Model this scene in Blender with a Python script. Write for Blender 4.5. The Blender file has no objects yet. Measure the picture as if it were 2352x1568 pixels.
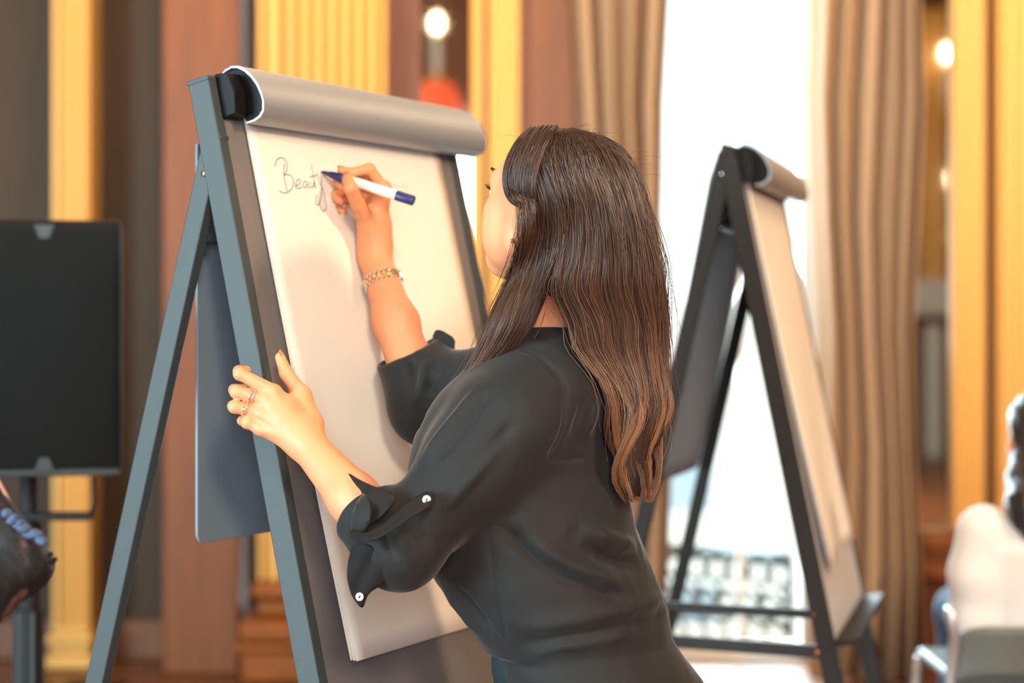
import bpy, bmesh, math, random
import numpy as np
from mathutils import Vector, Matrix
from mathutils.geometry import delaunay_2d_cdt

# ------------------------------------------------------------------ camera, world, lights, exposure
S = bpy.context.scene
COL = S.collection
IMG_W, IMG_H = 2352, 1568
LENS = 67.0
F = LENS / 36.0 * IMG_W            # focal length in pixels
EYE = 1.38                         # lens height above the floor
HZ = 728.0                         # row of the horizon

cam_d = bpy.data.cameras.new('camera')
cam_d.lens = LENS; cam_d.sensor_width = 36.0; cam_d.sensor_fit = 'HORIZONTAL'
cam_d.shift_y = -(IMG_H / 2 - HZ) / IMG_W
cam_d.dof.use_dof = True; cam_d.dof.focus_distance = 3.06; cam_d.dof.aperture_fstop = 1.9
cam_d.clip_start = 0.05; cam_d.clip_end = 300
cam = bpy.data.objects.new('camera', cam_d); COL.objects.link(cam)
cam.location = (0, 0, EYE); cam.rotation_euler = (math.pi / 2, 0, 0)
S.camera = cam

vs = S.view_settings
S.display_settings.display_device = 'sRGB'
vs.view_transform = 'Standard'; vs.look = 'None'; vs.gamma = 1.0; vs.use_curve_mapping = False
vs.exposure = 0.0
S.cycles.use_denoising = True
S.cycles.max_bounces = 4; S.cycles.diffuse_bounces = 2; S.cycles.glossy_bounces = 3
S.cycles.use_adaptive_sampling = True; S.cycles.adaptive_threshold = 0.05; S.cycles.adaptive_min_samples = 12
S.cycles.transparent_max_bounces = 12
S.cycles.sample_clamp_indirect = 6.0
S.cycles.caustics_reflective = False; S.cycles.caustics_refractive = False

W = bpy.data.worlds.new('sky'); S.world = W; W.use_nodes = True
bg = W.node_tree.nodes['Background']
bg.inputs[0].default_value = (0.90, 1.0, 0.99, 1); bg.inputs[1].default_value = 2.6

def area_light(name, loc, target, sx, sy, power, colour):
    l = bpy.data.lights.new(name, 'AREA'); l.shape = 'RECTANGLE'; l.size = sx; l.size_y = sy
    l.energy = power; l.color = colour
    o = bpy.data.objects.new(name, l); COL.objects.link(o); o.location = loc
    o.rotation_euler = (Vector(target) - Vector(loc)).to_track_quat('-Z', 'Y').to_euler()
    return o
def spot_light(name, loc, target, power, colour, r):
    l = bpy.data.lights.new(name, 'SPOT'); l.energy = power; l.color = colour; l.shadow_soft_size = r
    l.spot_size = math.radians(150); l.spot_blend = 0.6
    o = bpy.data.objects.new(name, l); COL.objects.link(o); o.location = loc
    o.rotation_euler = (Vector(target) - Vector(loc)).to_track_quat('-Z', 'Y').to_euler()
    return o
def point_light(name, loc, power, colour, r=0.06):
    l = bpy.data.lights.new(name, 'POINT'); l.energy = power; l.color = colour; l.shadow_soft_size = r
    o = bpy.data.objects.new(name, l); COL.objects.link(o); o.location = loc
    return o
DAY = (0.64, 0.90, 1.0); WARM = (1.0, 0.70, 0.42)
# daylight through the tall windows in the left-hand wall
area_light('daylight_left_window', (-5.9, -1.0, 1.95), (-0.2, 3.1, 1.2), 2.8, 2.8, 930, DAY)
# daylight through the tall window behind the photographer
area_light('daylight_rear_window', (0.3, -3.95, 1.95), (-0.2, 3.4, 1.1), 1.7, 2.7, 270, (0.92, 0.96, 1.0))
# daylight through the french window beside the far flip chart
area_light('daylight_far_window', ((1700 - 1176) / F * 8.1, 8.1, 1.8), (1.2, 4.6, 0.7), 0.8, 2.8, 420, DAY)
# warm room lamps under the ceiling; the near one is an added fill
spot_light('chandelier_glow', (4.0, 1.0, 3.4), (-0.2, 3.5, 1.35), 640, WARM, 0.3)
spot_light('fill_lamp_near', (0.9, -2.0, 3.8), (-0.2, 3.5, 1.2), 900, (1.0, 0.80, 0.58), 0.45)  # added fill behind the camera to brighten the paper
point_light('chandelier_lamp_a', (-0.9, 5.9, 3.7), 85, WARM, 0.25)
point_light('chandelier_lamp_b', (2.1, 5.8, 3.7), 85, WARM, 0.25)
point_light('chandelier_lamp_c', (0.3, 5.0, 4.2), 60, WARM, 0.25)

# ------------------------------------------------------------------ small helpers
def U(px, py, d):                  # the point at depth d that the photograph shows at (px, py)
    return np.array([(px - 1176.0) / F * d, d, EYE + (HZ - py) / F * d])
def XX(px, d): return (px - 1176.0) / F * d
def ZZ(py, d): return EYE + (HZ - py) / F * d
def nrm(v): v = np.asarray(v, float); return v / np.linalg.norm(v)
def lin(c):
    c = np.asarray(c, float) / 255.0
    return np.where(c <= 0.04045, c / 12.92, ((c + 0.055) / 1.055) ** 2.4)

def empty(name, loc, label, cat, group=None):
    o = bpy.data.objects.new(name, None); COL.objects.link(o)
    o.location = loc; o.empty_display_size = 0.05
    tag(o, label, cat, group); return o
def tag(o, label=None, cat=None, group=None, kind=None):
    if label: o['label'] = label
    if cat: o['category'] = cat
    if group: o['group'] = group
    if kind: o['kind'] = kind
    return o
def wloc(o):
    v = np.zeros(3)
    while o is not None:
        v = v + np.array(o.location); o = o.parent
    return v
def mk(name, V, Fc, mat, parent=None, smooth=False, bevel=0.0, label=None, solid=0.0):
    """link one mesh object; V in world coordinates"""
    V = np.asarray(V, float)
    if parent is not None: org = wloc(parent)
    else:
        org = (V.min(0) + V.max(0)) / 2; org[2] = V[:, 2].min()
    m = bpy.data.meshes.new(name)
    m.from_pydata((V - org).tolist(), [], [list(map(int, f)) for f in Fc] if not isinstance(Fc, np.ndarray) else Fc.tolist())
    m.update()
    if isinstance(mat, (list, tuple)):
        for x in mat: m.materials.append(x)
    else: m.materials.append(mat)
    if smooth: m.polygons.foreach_set('use_smooth', np.ones(len(m.polygons), bool))
    o = bpy.data.objects.new(name, m); COL.objects.link(o)
    if parent is not None: o.parent = parent
    else: o.location = org
    if solid:
        md = o.modifiers.new('thick', 'SOLIDIFY'); md.thickness = solid; md.offset = 0
    if bevel:
        md = o.modifiers.new('bevel', 'BEVEL'); md.width = bevel; md.segments = 2; md.limit_method = 'ANGLE'
    if label: o['label'] = label
    return o

class MB:
    def __init__(s): s.V = []; s.F = []
    def add(s, V, Fc):
        n = len(s.V); s.V.extend([list(map(float, v)) for v in V]); s.F.extend([[i + n for i in f] for f in Fc]); return s
    def box(s, x0, x1, y0, y1, z0, z1):
        V = [(x, y, z) for z in (z0, z1) for y in (y0, y1) for x in (x0, x1)]
        return s.add(V, [(0, 2, 3, 1), (4, 5, 7, 6), (0, 1, 5, 4), (2, 6, 7, 3), (0, 4, 6, 2), (1, 3, 7, 5)])
    def hexa(s, fn, a0, a1, b0, b1, c0, c1):     # box in the coordinates of fn
        V = [fn(a, b, c) for c in (c0, c1) for b in (b0, b1) for a in (a0, a1)]
        return s.add(V, [(0, 2, 3, 1), (4, 5, 7, 6), (0, 1, 5, 4), (2, 6, 7, 3), (0, 4, 6, 2), (1, 3, 7, 5)])
    def beam(s, p, q, side, w, h):               # square bar from p to q; side = direction of w
        p, q = np.array(p, float), np.array(q, float); ax = nrm(q - p)
        side = nrm(np.asarray(side) - ax * np.dot(side, ax)); up = np.cross(ax, side)
        V = [c + i * side * w / 2 + j * up * h / 2 for c in (p, q) for i, j in ((-1, -1), (1, -1), (1, 1), (-1, 1))]
        return s.add(V, [(0, 3, 2, 1), (4, 5, 6, 7), (0, 1, 5, 4), (1, 2, 6, 5), (2, 3, 7, 6), (3, 0, 4, 7)])
    def tube(s, P, r, n=10, cap=True, ref=(0, 0, 1), flat=1.0):
        P = np.asarray(P, float); m = len(P); r = np.broadcast_to(np.asarray(r, float), (m,))
        T = np.gradient(P, axis=0); T /= np.linalg.norm(T, axis=1)[:, None] + 1e-12
        a = np.asarray(ref, float)
        if abs(np.dot(a, T[0])) > 0.9: a = np.array([1.0, 0, 0])
        V = []
        for i in range(m):
            a = nrm(a - T[i] * np.dot(a, T[i])); b = np.cross(T[i], a)
            for k in range(n):
                t = 2 * math.pi * k / n
                V.append(P[i] + r[i] * (math.cos(t) * a + flat * math.sin(t) * b))
        Fc = [(i * n + k, i * n + (k + 1) % n, (i + 1) * n + (k + 1) % n, (i + 1) * n + k) for i in range(m - 1) for k in range(n)]
        if cap: Fc += [tuple(range(n))[::-1], tuple((m - 1) * n + k for k in range(n))]
        return s.add(V, Fc)
    def lathe(s, prof, c, n=24, ax=(0, 0, 1)):   # prof = [(radius, along)]
        ax = nrm(ax); a = np.array([1.0, 0, 0]) if abs(ax[0]) < 0.9 else np.array([0, 1.0, 0])
        a = nrm(a - ax * np.dot(a, ax)); b = np.cross(ax, a); c = np.asarray(c, float)
        V = [c + ax * h + max(r, 1e-4) * (math.cos(2 * math.pi * k / n) * a + math.sin(2 * math.pi * k / n) * b) for r, h in prof for k in range(n)]
        m = len(prof)
        Fc = [(i * n + k, i * n + (k + 1) % n, (i + 1) * n + (k + 1) % n, (i + 1) * n + k) for i in range(m - 1) for k in range(n)]
        Fc += [tuple(range(n))[::-1], tuple((m - 1) * n + k for k in range(n))]
        return s.add(V, Fc)
    def prism(s, poly, fn, c0, c1):              # polygon (a,b) extruded along c in the frame fn(a,b,c)
        n = len(poly); V = [fn(a, b, c) for c in (c0, c1) for a, b in poly]
        return s.add(V, [tuple(range(n))[::-1], tuple(range(n, 2 * n))] + [(i, (i + 1) % n, n + (i + 1) % n, n + i) for i in range(n)])
    def grid(s, G):                              # G: (a, b, 3)
        G = np.asarray(G, float); a, b = G.shape[:2]
        return s.add(G.reshape(-1, 3), [(i * b + j, i * b + j + 1, (i + 1) * b + j + 1, (i + 1) * b + j) for i in range(a - 1) for j in range(b - 1)])
    def to(s, name, mat, parent=None, **k): return mk(name, s.V, s.F, mat, parent, **k)

def structure(o): o['kind'] = 'structure'; return o

# ------------------------------------------------------------------ materials
def mat(name, rgb, rough=0.6, metal=0.0, spec=0.5, noise=0.0, nscale=8.0, stretch=(1, 1, 1), bump=0.0, bscale=60.0, rgb2=None, **kw):
    m = bpy.data.materials.new(name); m.use_nodes = True
    nt = m.node_tree; N = nt.nodes; L = nt.links; b = N['Principled BSDF']
    c = tuple(lin(rgb)) + (1,)
    b.inputs['Base Color'].default_value = c; b.inputs['Roughness'].default_value = rough
    b.inputs['Metallic'].default_value = metal; b.inputs['Specular IOR Level'].default_value = spec
    for k, v in kw.items(): b.inputs[k.replace('_', ' ')].default_value = v
    if noise or bump or rgb2 is not None:
        tc = N.new('ShaderNodeTexCoord'); mp = N.new('ShaderNodeMapping'); mp.inputs['Scale'].default_value = stretch
        L.new(tc.outputs['Object'], mp.inputs[0])
    if noise or rgb2 is not None:
        t = N.new('ShaderNodeTexNoise'); t.inputs['Scale'].default_value = nscale; t.inputs['Detail'].default_value = 5
        L.new(mp.outputs[0], t.inputs['Vector'])
        r = N.new('ShaderNodeValToRGB')
        r.color_ramp.elements[0].position = 0.3; r.color_ramp.elements[1].position = 0.7
        c2 = tuple(lin(rgb2)) if rgb2 is not None else tuple(np.clip(np.array(c[:3]) * (1 + noise), 0, 1))
        c1 = c[:3] if rgb2 is not None else tuple(np.array(c[:3]) * (1 - noise))
        r.color_ramp.elements[0].color = tuple(c1) + (1,); r.color_ramp.elements[1].color = tuple(c2) + (1,)
        L.new(t.outputs['Fac'], r.inputs[0]); L.new(r.outputs[0], b.inputs['Base Color'])
    if bump:
        t2 = N.new('ShaderNodeTexNoise'); t2.inputs['Scale'].default_value = bscale; t2.inputs['Detail'].default_value = 3
        L.new(mp.outputs[0], t2.inputs['Vector'])
        bp = N.new('ShaderNodeBump'); bp.inputs['Strength'].default_value = bump; bp.inputs['Distance'].default_value = 0.002
        L.new(t2.outputs['Fac'], bp.inputs['Height']); L.new(bp.outputs[0], b.inputs['Normal'])
    return m

M = {}
M['frame'] = mat('powder_coated_steel', (60, 69, 71), 0.55, 0.0, 0.4, bump=0.15, bscale=500)
M['board'] = mat('grey_board', (116, 112, 112), 0.55, bump=0.1, bscale=400)
M['panel'] = mat('slate_panel', (112, 126, 138), 0.6)
M['black'] = mat('black_plastic', (11, 11, 12), 0.55, 0, 0.2)
M['black_rough'] = mat('black_matte', (22, 22, 23), 0.7)
M['silver'] = mat('satin_aluminium', (158, 166, 176), 0.5, 0.5)
M['chrome'] = mat('chrome', (220, 215, 205), 0.12, 1.0)
M['paper'] = mat('flip_paper', (243, 236, 226), 0.85, 0, 0.2, noise=0.015, nscale=3)
M['ink'] = mat('faint_blue_ink', (120, 124, 150), 0.8)
M['ink_dim'] = mat('thin_blue_ink', (205, 202, 205), 0.8)
M['gold'] = mat('gilded_moulding', (239, 182, 96), 0.42, 0.15, 0.6, noise=0.03, nscale=10, stretch=(3, 3, .2))
M['gold_wood'] = mat('gilded_base', (156, 84, 28), 0.4, 0.25, 0.5, noise=0.15, nscale=10)
M['wood'] = mat('red_brown_panelling', (112, 60, 24), 0.45, 0, 0.5, noise=0.16, nscale=5, stretch=(6, 6, .6))
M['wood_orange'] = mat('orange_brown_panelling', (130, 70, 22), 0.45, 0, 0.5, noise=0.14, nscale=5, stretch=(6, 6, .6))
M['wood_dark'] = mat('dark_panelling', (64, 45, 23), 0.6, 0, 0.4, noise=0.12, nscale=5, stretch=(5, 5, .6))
M['floor'] = mat('oak_floor', (120, 74, 42), 0.4, 0, 0.5, noise=0.2, nscale=4, stretch=(1, 8, 1))
M['ceiling'] = mat('ceiling_plaster', (196, 176, 150), 0.9)
M['curtain'] = mat('taupe_curtain', (180, 150, 120), 0.9, 0, 0.2, noise=0.06, nscale=30, stretch=(4, 4, .5))
M['mirror'] = mat('mirror_glass', (214, 206, 190), 0.03, 1.0)
M['white_paint'] = mat('white_paint', (232, 236, 234), 0.5)
M['iron'] = mat('wrought_iron', (44, 58, 62), 0.5, 0.2)
M['facade'] = mat('pale_facade', (228, 226, 216), 0.9, noise=0.05, nscale=2)
M['facade_pane'] = mat('far_window_glass', (150, 170, 178), 0.2)
M['white_plastic'] = mat('white_plastic', (246, 238, 228), 0.3)
M['navy'] = mat('navy_plastic', (34, 42, 98), 0.35)
M['bulb'] = mat('lamp_bulb', (255, 230, 180), 0.5)
b_ = M['bulb'].node_tree.nodes['Principled BSDF']; b_.inputs['Emission Color'].default_value = (1, .83, .55, 1); b_.inputs['Emission Strength'].default_value = 60
M['shade'] = mat('red_lampshade', (226, 70, 40), 0.7)
b_ = M['shade'].node_tree.nodes['Principled BSDF']; b_.inputs['Emission Color'].default_value = (1, .14, .05, 1); b_.inputs['Emission Strength'].default_value = 1.1
gm = bpy.data.materials.new('clear_glass'); gm.use_nodes = True
nt = gm.node_tree; nt.nodes.clear()
out = nt.nodes.new('ShaderNodeOutputMaterial'); mx = nt.nodes.new('ShaderNodeMixShader')
tr = nt.nodes.new('ShaderNodeBsdfTransparent'); gl = nt.nodes.new('ShaderNodeBsdfGlossy'); gl.inputs['Roughness'].default_value = 0.02
mx.inputs[0].default_value = 0.05
nt.links.new(tr.outputs[0], mx.inputs[1]); nt.links.new(gl.outputs[0], mx.inputs[2]); nt.links.new(mx.outputs[0], out.inputs[0])
M['glass'] = gm
# ------------------------------------------------------------------ the room
WY = 7.40                                             # front of the far wall
def T3(a, b, c): return (a, b, c)
structure(MB().box(-6, 6, -4.2, 8.2, -0.12, 0).to('floor', M['floor']))
structure(MB().box(-6, 6, -4.2, 8.2, 5.0, 5.12).to('ceiling', M['ceiling']))
wl = MB().box(-6.12, -6, -4.2, -2.45, 0, 5).box(-6.12, -6, .45, 8.2, 0, 5).box(-6.12, -6, -2.45, .45, 0, .5).box(-6.12, -6, -2.45, .45, 3.4, 5)
structure(wl.to('wall_left', M['wood']))
fr = MB()
for yy in (-2.45, -1.035, .38): fr.box(-6.09, -6.03, yy, yy + .07, .5, 3.4)
for zz in (.5, 1.9, 3.33): fr.box(-6.085, -6.035, -2.45, .45, zz, zz + .07)
wlf = structure(fr.to('window_3', M['white_paint'], bevel=.006))
MB().box(-6.064, -6.058, -2.4, .4, .55, 3.35).to('pane', M['glass'], wlf)
structure(MB().box(6, 6.12, -4.2, 8.2, 0, 5).to('wall_right', M['wood']))
wx0, wx1 = XX(1492, WY), XX(1900, WY)
wb = MB()
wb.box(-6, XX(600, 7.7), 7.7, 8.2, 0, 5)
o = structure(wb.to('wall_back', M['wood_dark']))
structure(MB().box(XX(880, WY), wx0, WY, 8.2, 0, 5).to('wall_back_centre', M['wood_orange']))
structure(MB().box(wx1, 6, WY, 8.2, 0, 5).to('wall_back_right', M['wood']))
structure(MB().box(wx0, wx1, WY, 8.2, 3.3, 5).to('wall_back_lintel', M['wood']))
structure(MB().box(XX(872, 7.38), XX(976, 7.38), 7.37, WY, 0, 5).to('wall_panel_maroon', M['wood']))
structure(MB().box(XX(372, 7.35), XX(548, 7.35), 7.35, 7.7, 0, 5).to('wall_pier', M['wood_orange'], bevel=.01))
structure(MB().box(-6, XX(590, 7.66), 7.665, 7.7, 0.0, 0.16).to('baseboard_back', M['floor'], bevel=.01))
structure(MB().box(XX(1190, 7.38), XX(1326, 7.38), 7.375, WY, 0.0, 0.2).to('baseboard_centre', M['wood'], bevel=.01))

# rear wall behind the photographer, with two tall windows
rw = MB(); ys, ye = -4.2, -4.0
holes = [(-0.62, 1.2)]
xs = [-6] + [h for p in holes for h in p] + [6]
for i in range(0, len(xs), 2): rw.box(xs[i], xs[i + 1], ys, ye, 0, 5)
for a, b in holes: rw.box(a, b, ys, ye, 0, 0.5); rw.box(a, b, ys, ye, 3.35, 5)
structure(rw.to('wall_rear', M['wood']))
for wi, (a, b) in enumerate(holes):
    fr = MB(); t = .07
    for x in (a, (a + b) / 2 - t / 2, b - t): fr.box(x, x + t, ys + .05, ye - .05, .5, 3.35)
    for z in (.5, 1.9, 3.28): fr.box(a, b, ys + .06, ye - .06, z, z + t)
    w = structure(fr.to('window_%d' % (wi + 2), M['white_paint'], bevel=.006))
    MB().box(a + t, b - t, ys + .095, ys + .101, .55, 3.3).to('pane', M['glass'], w)

# french window in the far wall
wf = MB(); wz1 = 3.3; t = .07
wf.box(wx0, wx0 + t, 7.62, 7.72, 0.02, wz1); wf.box(wx1 - t, wx1, 7.62, 7.72, 0.02, wz1)
wf.box(wx0, wx1, 7.62, 7.72, wz1 - t, wz1); wf.box(wx0, wx1, 7.62, 7.72, 0.0, 0.07)
wm = XX(1702, 7.65); wf.box(wm - .012, wm + .012, 7.63, 7.70, .07, wz1 - t)
win = structure(wf.to('window_1', M['white_paint'], bevel=.006))
for a, b in ((wx0 + t, wm - .012), (wm + .012, wx1 - t)):
    MB().box(a, b, 7.664, 7.67, .07, wz1 - t).to('pane', M['glass'], win)
structure(MB().box(wx0 - .9, wx1 + 1.6, 8.2, 9.3, -.5, -.12).to('balcony_floor', M['facade']))

# balcony railing: top rail, bottom rails, rings and scrolls, turning back at a slant
def rail_pt(u, h, off=0.0):
    p = np.array([XX(1440, 8.75), 8.75, 0]) * (1 - u) + np.array([XX(1815, 8.28), 8.28, 0]) * u
    return np.array([p[0], p[1] + off, h])
RT, RB = 0.335, -0.12
rail = empty('balcony_railing', rail_pt(.5, -.12), 'dark wrought iron balcony railing outside the bright window', 'railing')
for h, r in ((RT, .024), (RT - .29, .015), (RB + .03, .018)):
    MB().tube([rail_pt(u, h) for u in np.linspace(0, 1, 6)], r, 8).to('rail', M['iron'], rail, smooth=True)
MB().tube([rail_pt(1, RT), rail_pt(1, -.12)], .014, 8).to('post', M['iron'], rail, smooth=True)
MB().tube([rail_pt(0, RT), rail_pt(0, -.12)], .014, 8).to('post', M['iron'], rail, smooth=True)
rx = nrm(rail_pt(1, 0) - rail_pt(0, 0)); RL = np.linalg.norm(rail_pt(1, 0) - rail_pt(0, 0))
for k in range(8):
    u = (k + .5) / 8; rr = RL / 16 * .92
    for row, hc in enumerate((RT - .078, RT - .215)):
        uu = u + (0.0625 if row else 0)
        if uu > .96: continue
        P = [rail_pt(uu, hc) + rr * (math.cos(x) * rx + np.array([0, 0, 1.0]) * math.sin(x)) for x in np.linspace(0, 2 * math.pi, 19)]
        MB().tube(P, .013, 6, cap=False).to('ring', M['iron'], rail, smooth=True)
    P = [rail_pt(u, RT - .15) + np.array([0, 0, 1]) * (-.14 * x) + rx * .04 * math.sin(6.3 * x) for x in np.linspace(0, 1.0, 12)]
    MB().tube(P, .012, 6).to('scroll', M['iron'], rail, smooth=True)
    P = [rail_pt(u, RT - .29) + np.array([0, 0, 1]) * (-.16 * x) + rx * .05 * math.sin(3.14 * x) for x in np.linspace(0, 1.0, 10)]
    MB().tube(P, .012, 6).to('scroll', M['iron'], rail, smooth=True)

# pale building across the street
bld = empty('apartment_building', (8, 34, -9), 'pale stone apartment building across the street seen through the window', 'building')
MB().box(-2, 18, 32, 40, -9, 1.2).to('wall', M['facade'], bld)
for k in range(7):
    for r in range(3):
        x = 0 + k * 2.4; z = -8 + r * 3.0
        f_ = MB().box(x, x + 1.1, 31.93, 32.0, z, z + 2.0).to('window', M['white_paint'], bld)
        MB().box(x + .12, x + .98, 31.9, 31.94, z + .12, z + 1.88).to('pane', M['facade_pane'], f_)
MB().box(-2.2, 18.2, 31.8, 40, 1.2, 1.6).to('cornice', M['facade'], bld)

# ---------------------------------------------------------------- gilded pilasters
def flutes(x0, x1, n, y, depth=.02, gap=.35):
    """cross-section (x, y) of a fluted face, from x0 to x1"""
    P = []; w = (x1 - x0) / n
    for i in range(n):
        a = x0 + i * w
        P += [(a, y), (a + w * gap / 2, y)]
        for k in range(1, 6):
            t = k / 6; P.append((a + w * (gap / 2 + (1 - gap) * t), y + depth * math.sin(math.pi * t)))
        P += [(a + w * (1 - gap / 2), y)]
    P.append((x1, y)); return P
def shaft(name, x0, x1, n, y, yb, z0, z1, m, parent, depth=.02, gap=.35):
    P = flutes(x0, x1, n, y, depth, gap) + [(x1, yb), (x0, yb)]
    return MB().prism(P, lambda a, b, c: (a, b, c), z0, z1).to(name, m, parent)
def base_steps(parent, x0, x1, y, yb, steps, m):
    for (z0, z1, g) in steps:
        MB().box(x0 - g, x1 + g, y - g, yb, z0, z1).to('base_moulding', m, parent, bevel=min(.02, (z1 - z0) * .35))

# slender column standing in the dark bay behind the loudspeaker
y = 7.45
p = empty('gilded_column', (XX(160, y), y, 0), 'slender gilded fluted column in the dark bay behind the loudspeaker', 'column')
shaft('shaft', XX(138, y), XX(204, y), 5, y, 7.66, .13, 5, M['gold'], p, .012)
MB().box(XX(114, y), XX(131, y), y + .03, 7.66, .13, 5).to('fillet', M['gold'], p, bevel=.008)
base_steps(p, XX(122, y), XX(202, y), y, 7.66, [(0, .06, .03), (.06, .1, .012), (.1, .14, .024), (.14, .17, .006)], M['gold'])

# wide pilaster behind the flip chart
y = 7.22
p = empty('gilded_pilaster', (XX(740, y), y, 0), 'wide gilded fluted pilaster rising behind the main flip chart', 'pilaster')
shaft('shaft', XX(670, y), XX(886, y), 7, y, 7.6, .37, 5, M['gold'], p, .034)
shaft('side_strip', XX(592, y + .1), XX(668, y + .1), 2, y + .1, 7.66, .37, 5, M['gold'], p, .03, .5)
base_steps(p, XX(592, y), XX(884, y), y, 7.6, [(0, .12, .06), (.12, .155, .075), (.155, .24, .066), (.24, .31, .005), (.31, .372, .025)], M['gold_wood'])

# gilded frame between the mirror and the curtain
y = 7.33
p = empty('gilded_mirror_frame', (XX(1130, y), y, 0), 'gilded double strip framing the tall mirror beside her face', 'frame')
shaft('outer_strip', XX(1122, y), XX(1192, y), 3, y, WY, 0, 5, M['gold'], p, .014)
shaft('inner_strip', XX(1082, y), XX(1110, y), 2, y, WY, 0, 5, M['gold'], p, .010)
MB().box(XX(1108, y), XX(1124, y), y + .012, WY, 0, 5).to('dark_groove', M['black_rough'], p)
m_ = MB().box(XX(968, 7.36), XX(1083, 7.36), 7.36, WY - .002, .6, 5).to('wall_mirror', M['mirror'])
tag(m_, 'narrow wall mirror above the main flip chart, reflecting a lit bulb', 'mirror')

# right-hand mirror with its frame, dado and pilaster
y = 7.32
m_ = MB().box(XX(2098, 7.36), XX(2196, 7.36), 7.36, WY - .002, ZZ(1222, 7.36), 5).to('wall_mirror', M['mirror'])
tag(m_, 'narrow wall mirror at the right of the taupe curtain', 'mirror')
p = empty('gilded_mirror_frame', (XX(2225, y), y, 0), 'gilded upright frame at the right of the right-hand mirror', 'frame')
shaft('upright', XX(2190, y), XX(2262, y), 3, y, WY, ZZ(1216, y), 5, M['gold'], p, .014)
y = 7.28
p = empty('wooden_dado', (XX(2150, y), y, 0), 'reddish wooden dado and rail below the right-hand mirror', 'dado')
for a, b, g in ((1222, 1262, .05), (1262, 1290, .02), (1290, 1330, .04)):
    MB().box(XX(2114, y), XX(2262, y), y - g, WY, ZZ(b, y), ZZ(a, y)).to('rail_moulding', M['wood_orange'], p, bevel=.012)
MB().box(XX(2114, y), XX(2262, y), y + .02, WY, 0, ZZ(1330, y)).to('panel', M['wood'], p)
y = 7.25
p = empty('gilded_pilaster', (XX(2370, y), y, 0), 'gilded fluted pilaster at the right edge above the seated guest', 'pilaster')
shaft('shaft', XX(2296, y), XX(2480, y), 6, y, WY, .4, 5, M['gold'], p, .02)
base_steps(p, XX(2296, y), XX(2480, y), y, WY, [(0, .3, .05), (.3, .34, .06), (.34, .4, .02)], M['gold_wood'])

# ---------------------------------------------------------------- curtains
def curtain(x0, x1, y0, seed, label, folds):
    rng = random.Random(seed); n = 120; P = []
    ph = [rng.uniform(0, 6.28) for _ in range(3)]
    for i in range(n + 1):
        t = i / n; x = x0 + (x1 - x0) * t
        w = folds * 6.283 * (t + .035 * math.sin(5 * t + ph[0]))
        yy = y0 + .045 * math.sin(w) + .018 * math.sin(2.3 * w + ph[1]) + .012 * math.sin(.6 * w + ph[2])
        P.append((x, yy))
    G = [[(x + .02 * math.sin(3 * z + x * 9), yy + .008 * math.sin(2 * z + x * 20), z) for (x, yy) in P] for z in np.linspace(0.01, 3.5, 9)]
    o = MB().grid(G).to('curtain', M['curtain'], smooth=True, solid=.004)
    tag(o, label, 'curtain', 'taupe curtains at the french window')
curtain(XX(1322, 7.2), XX(1532, 7.2), 7.2, 3, 'heavy taupe curtain hanging at the left of the bright window', 4.5)
curtain(XX(1872, 7.2), XX(2108, 7.2), 7.2, 8, 'heavy taupe curtain hanging at the right of the bright window', 5.5)
MB().tube([(XX(1290, 7.25), 7.25, 3.52), (XX(2140, 7.25), 7.25, 3.52)], .02, 10).to('curtain_rod', M['gold'], smooth=True)
tag(bpy.data.objects['curtain_rod'], 'gilded curtain rod above the french window', 'curtain rod')

# ---------------------------------------------------------------- lamps and walls the mirrors show
def reflected(px, py, yy):          # where a thing at depth yy stands to show at (px, py) in the mirrors
    d = 2 * 7.36 - yy
    return np.array([XX(px, d), yy, ZZ(py, d)])
def candle_sconce(at, label, shade):
    p = empty('candle_lamp', (at[0], at[1], at[2] - .5), label, 'lamp', 'candle lamps in the room behind the camera')
    MB().lathe([(.012, 0), (.03, .03), (.036, .07), (.022, .11), (.004, .14)], at - np.array([0, 0, .03]), 14).to('bulb', M['bulb'], p, smooth=True)
    MB().lathe([(.028, -.42), (.028, -.02), (.02, 0)], at - np.array([0, 0, .03]), 14).to('candle_tube', M['white_plastic'], p, smooth=True)
    MB().lathe([(.06, -.50), (.09, -.47), (.04, -.42), (.03, -.40)], at - np.array([0, 0, .03]), 16).to('drip_pan', M['gold'], p, smooth=True)
    MB().tube([at - np.array([0, 0, .5]), np.array([at[0], at[1], 5.0])] if not shade else [at - np.array([0, 0, .5]), np.array([at[0], at[1] - .1, at[2] - 1.6])], .012, 8).to('stem', M['gold'], p)
    if shade:
        MB().lathe([(.25, -.90), (.21, -.66), (.14, -.52)], at, 20).to('lamp_shade', M['shade'], p, smooth=True)
    return p
candle_sconce(reflected(1003, 62, -2.6), 'lit candle bulb over a red shade shown in the mirror above the flip chart', True)
candle_sconce(reflected(2192, 418, -2.8), 'bare candle bulb low in the right-hand mirror beside the gilded frame', False)
candle_sconce(reflected(2176, 130, -3.6), 'soft glowing candle bulb high in the right-hand mirror', False)
y = -3.9
p = empty('gilded_pilaster', (reflected(2145, 700, y)[0], y, 0), 'gilded pilaster behind the camera, seen in the right-hand mirror', 'pilaster')
shaft('shaft', reflected(2118, 0, y)[0], reflected(2172, 0, y)[0], 3, y, -3.995, 1.75, 4.4, M['gold'], p, -.02)
MB().box(reflected(2090, 0, y)[0], reflected(2205, 0, y)[0], -3.995, y, 1.40, 1.75).to('pedestal', M['white_paint'], p, bevel=.02)
MB().box(reflected(2132, 0, y)[0], reflected(2168, 0, y)[0], -3.995, y, 0, 1.30).to('lower_panel', M['white_paint'], p, bevel=.02)

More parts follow.
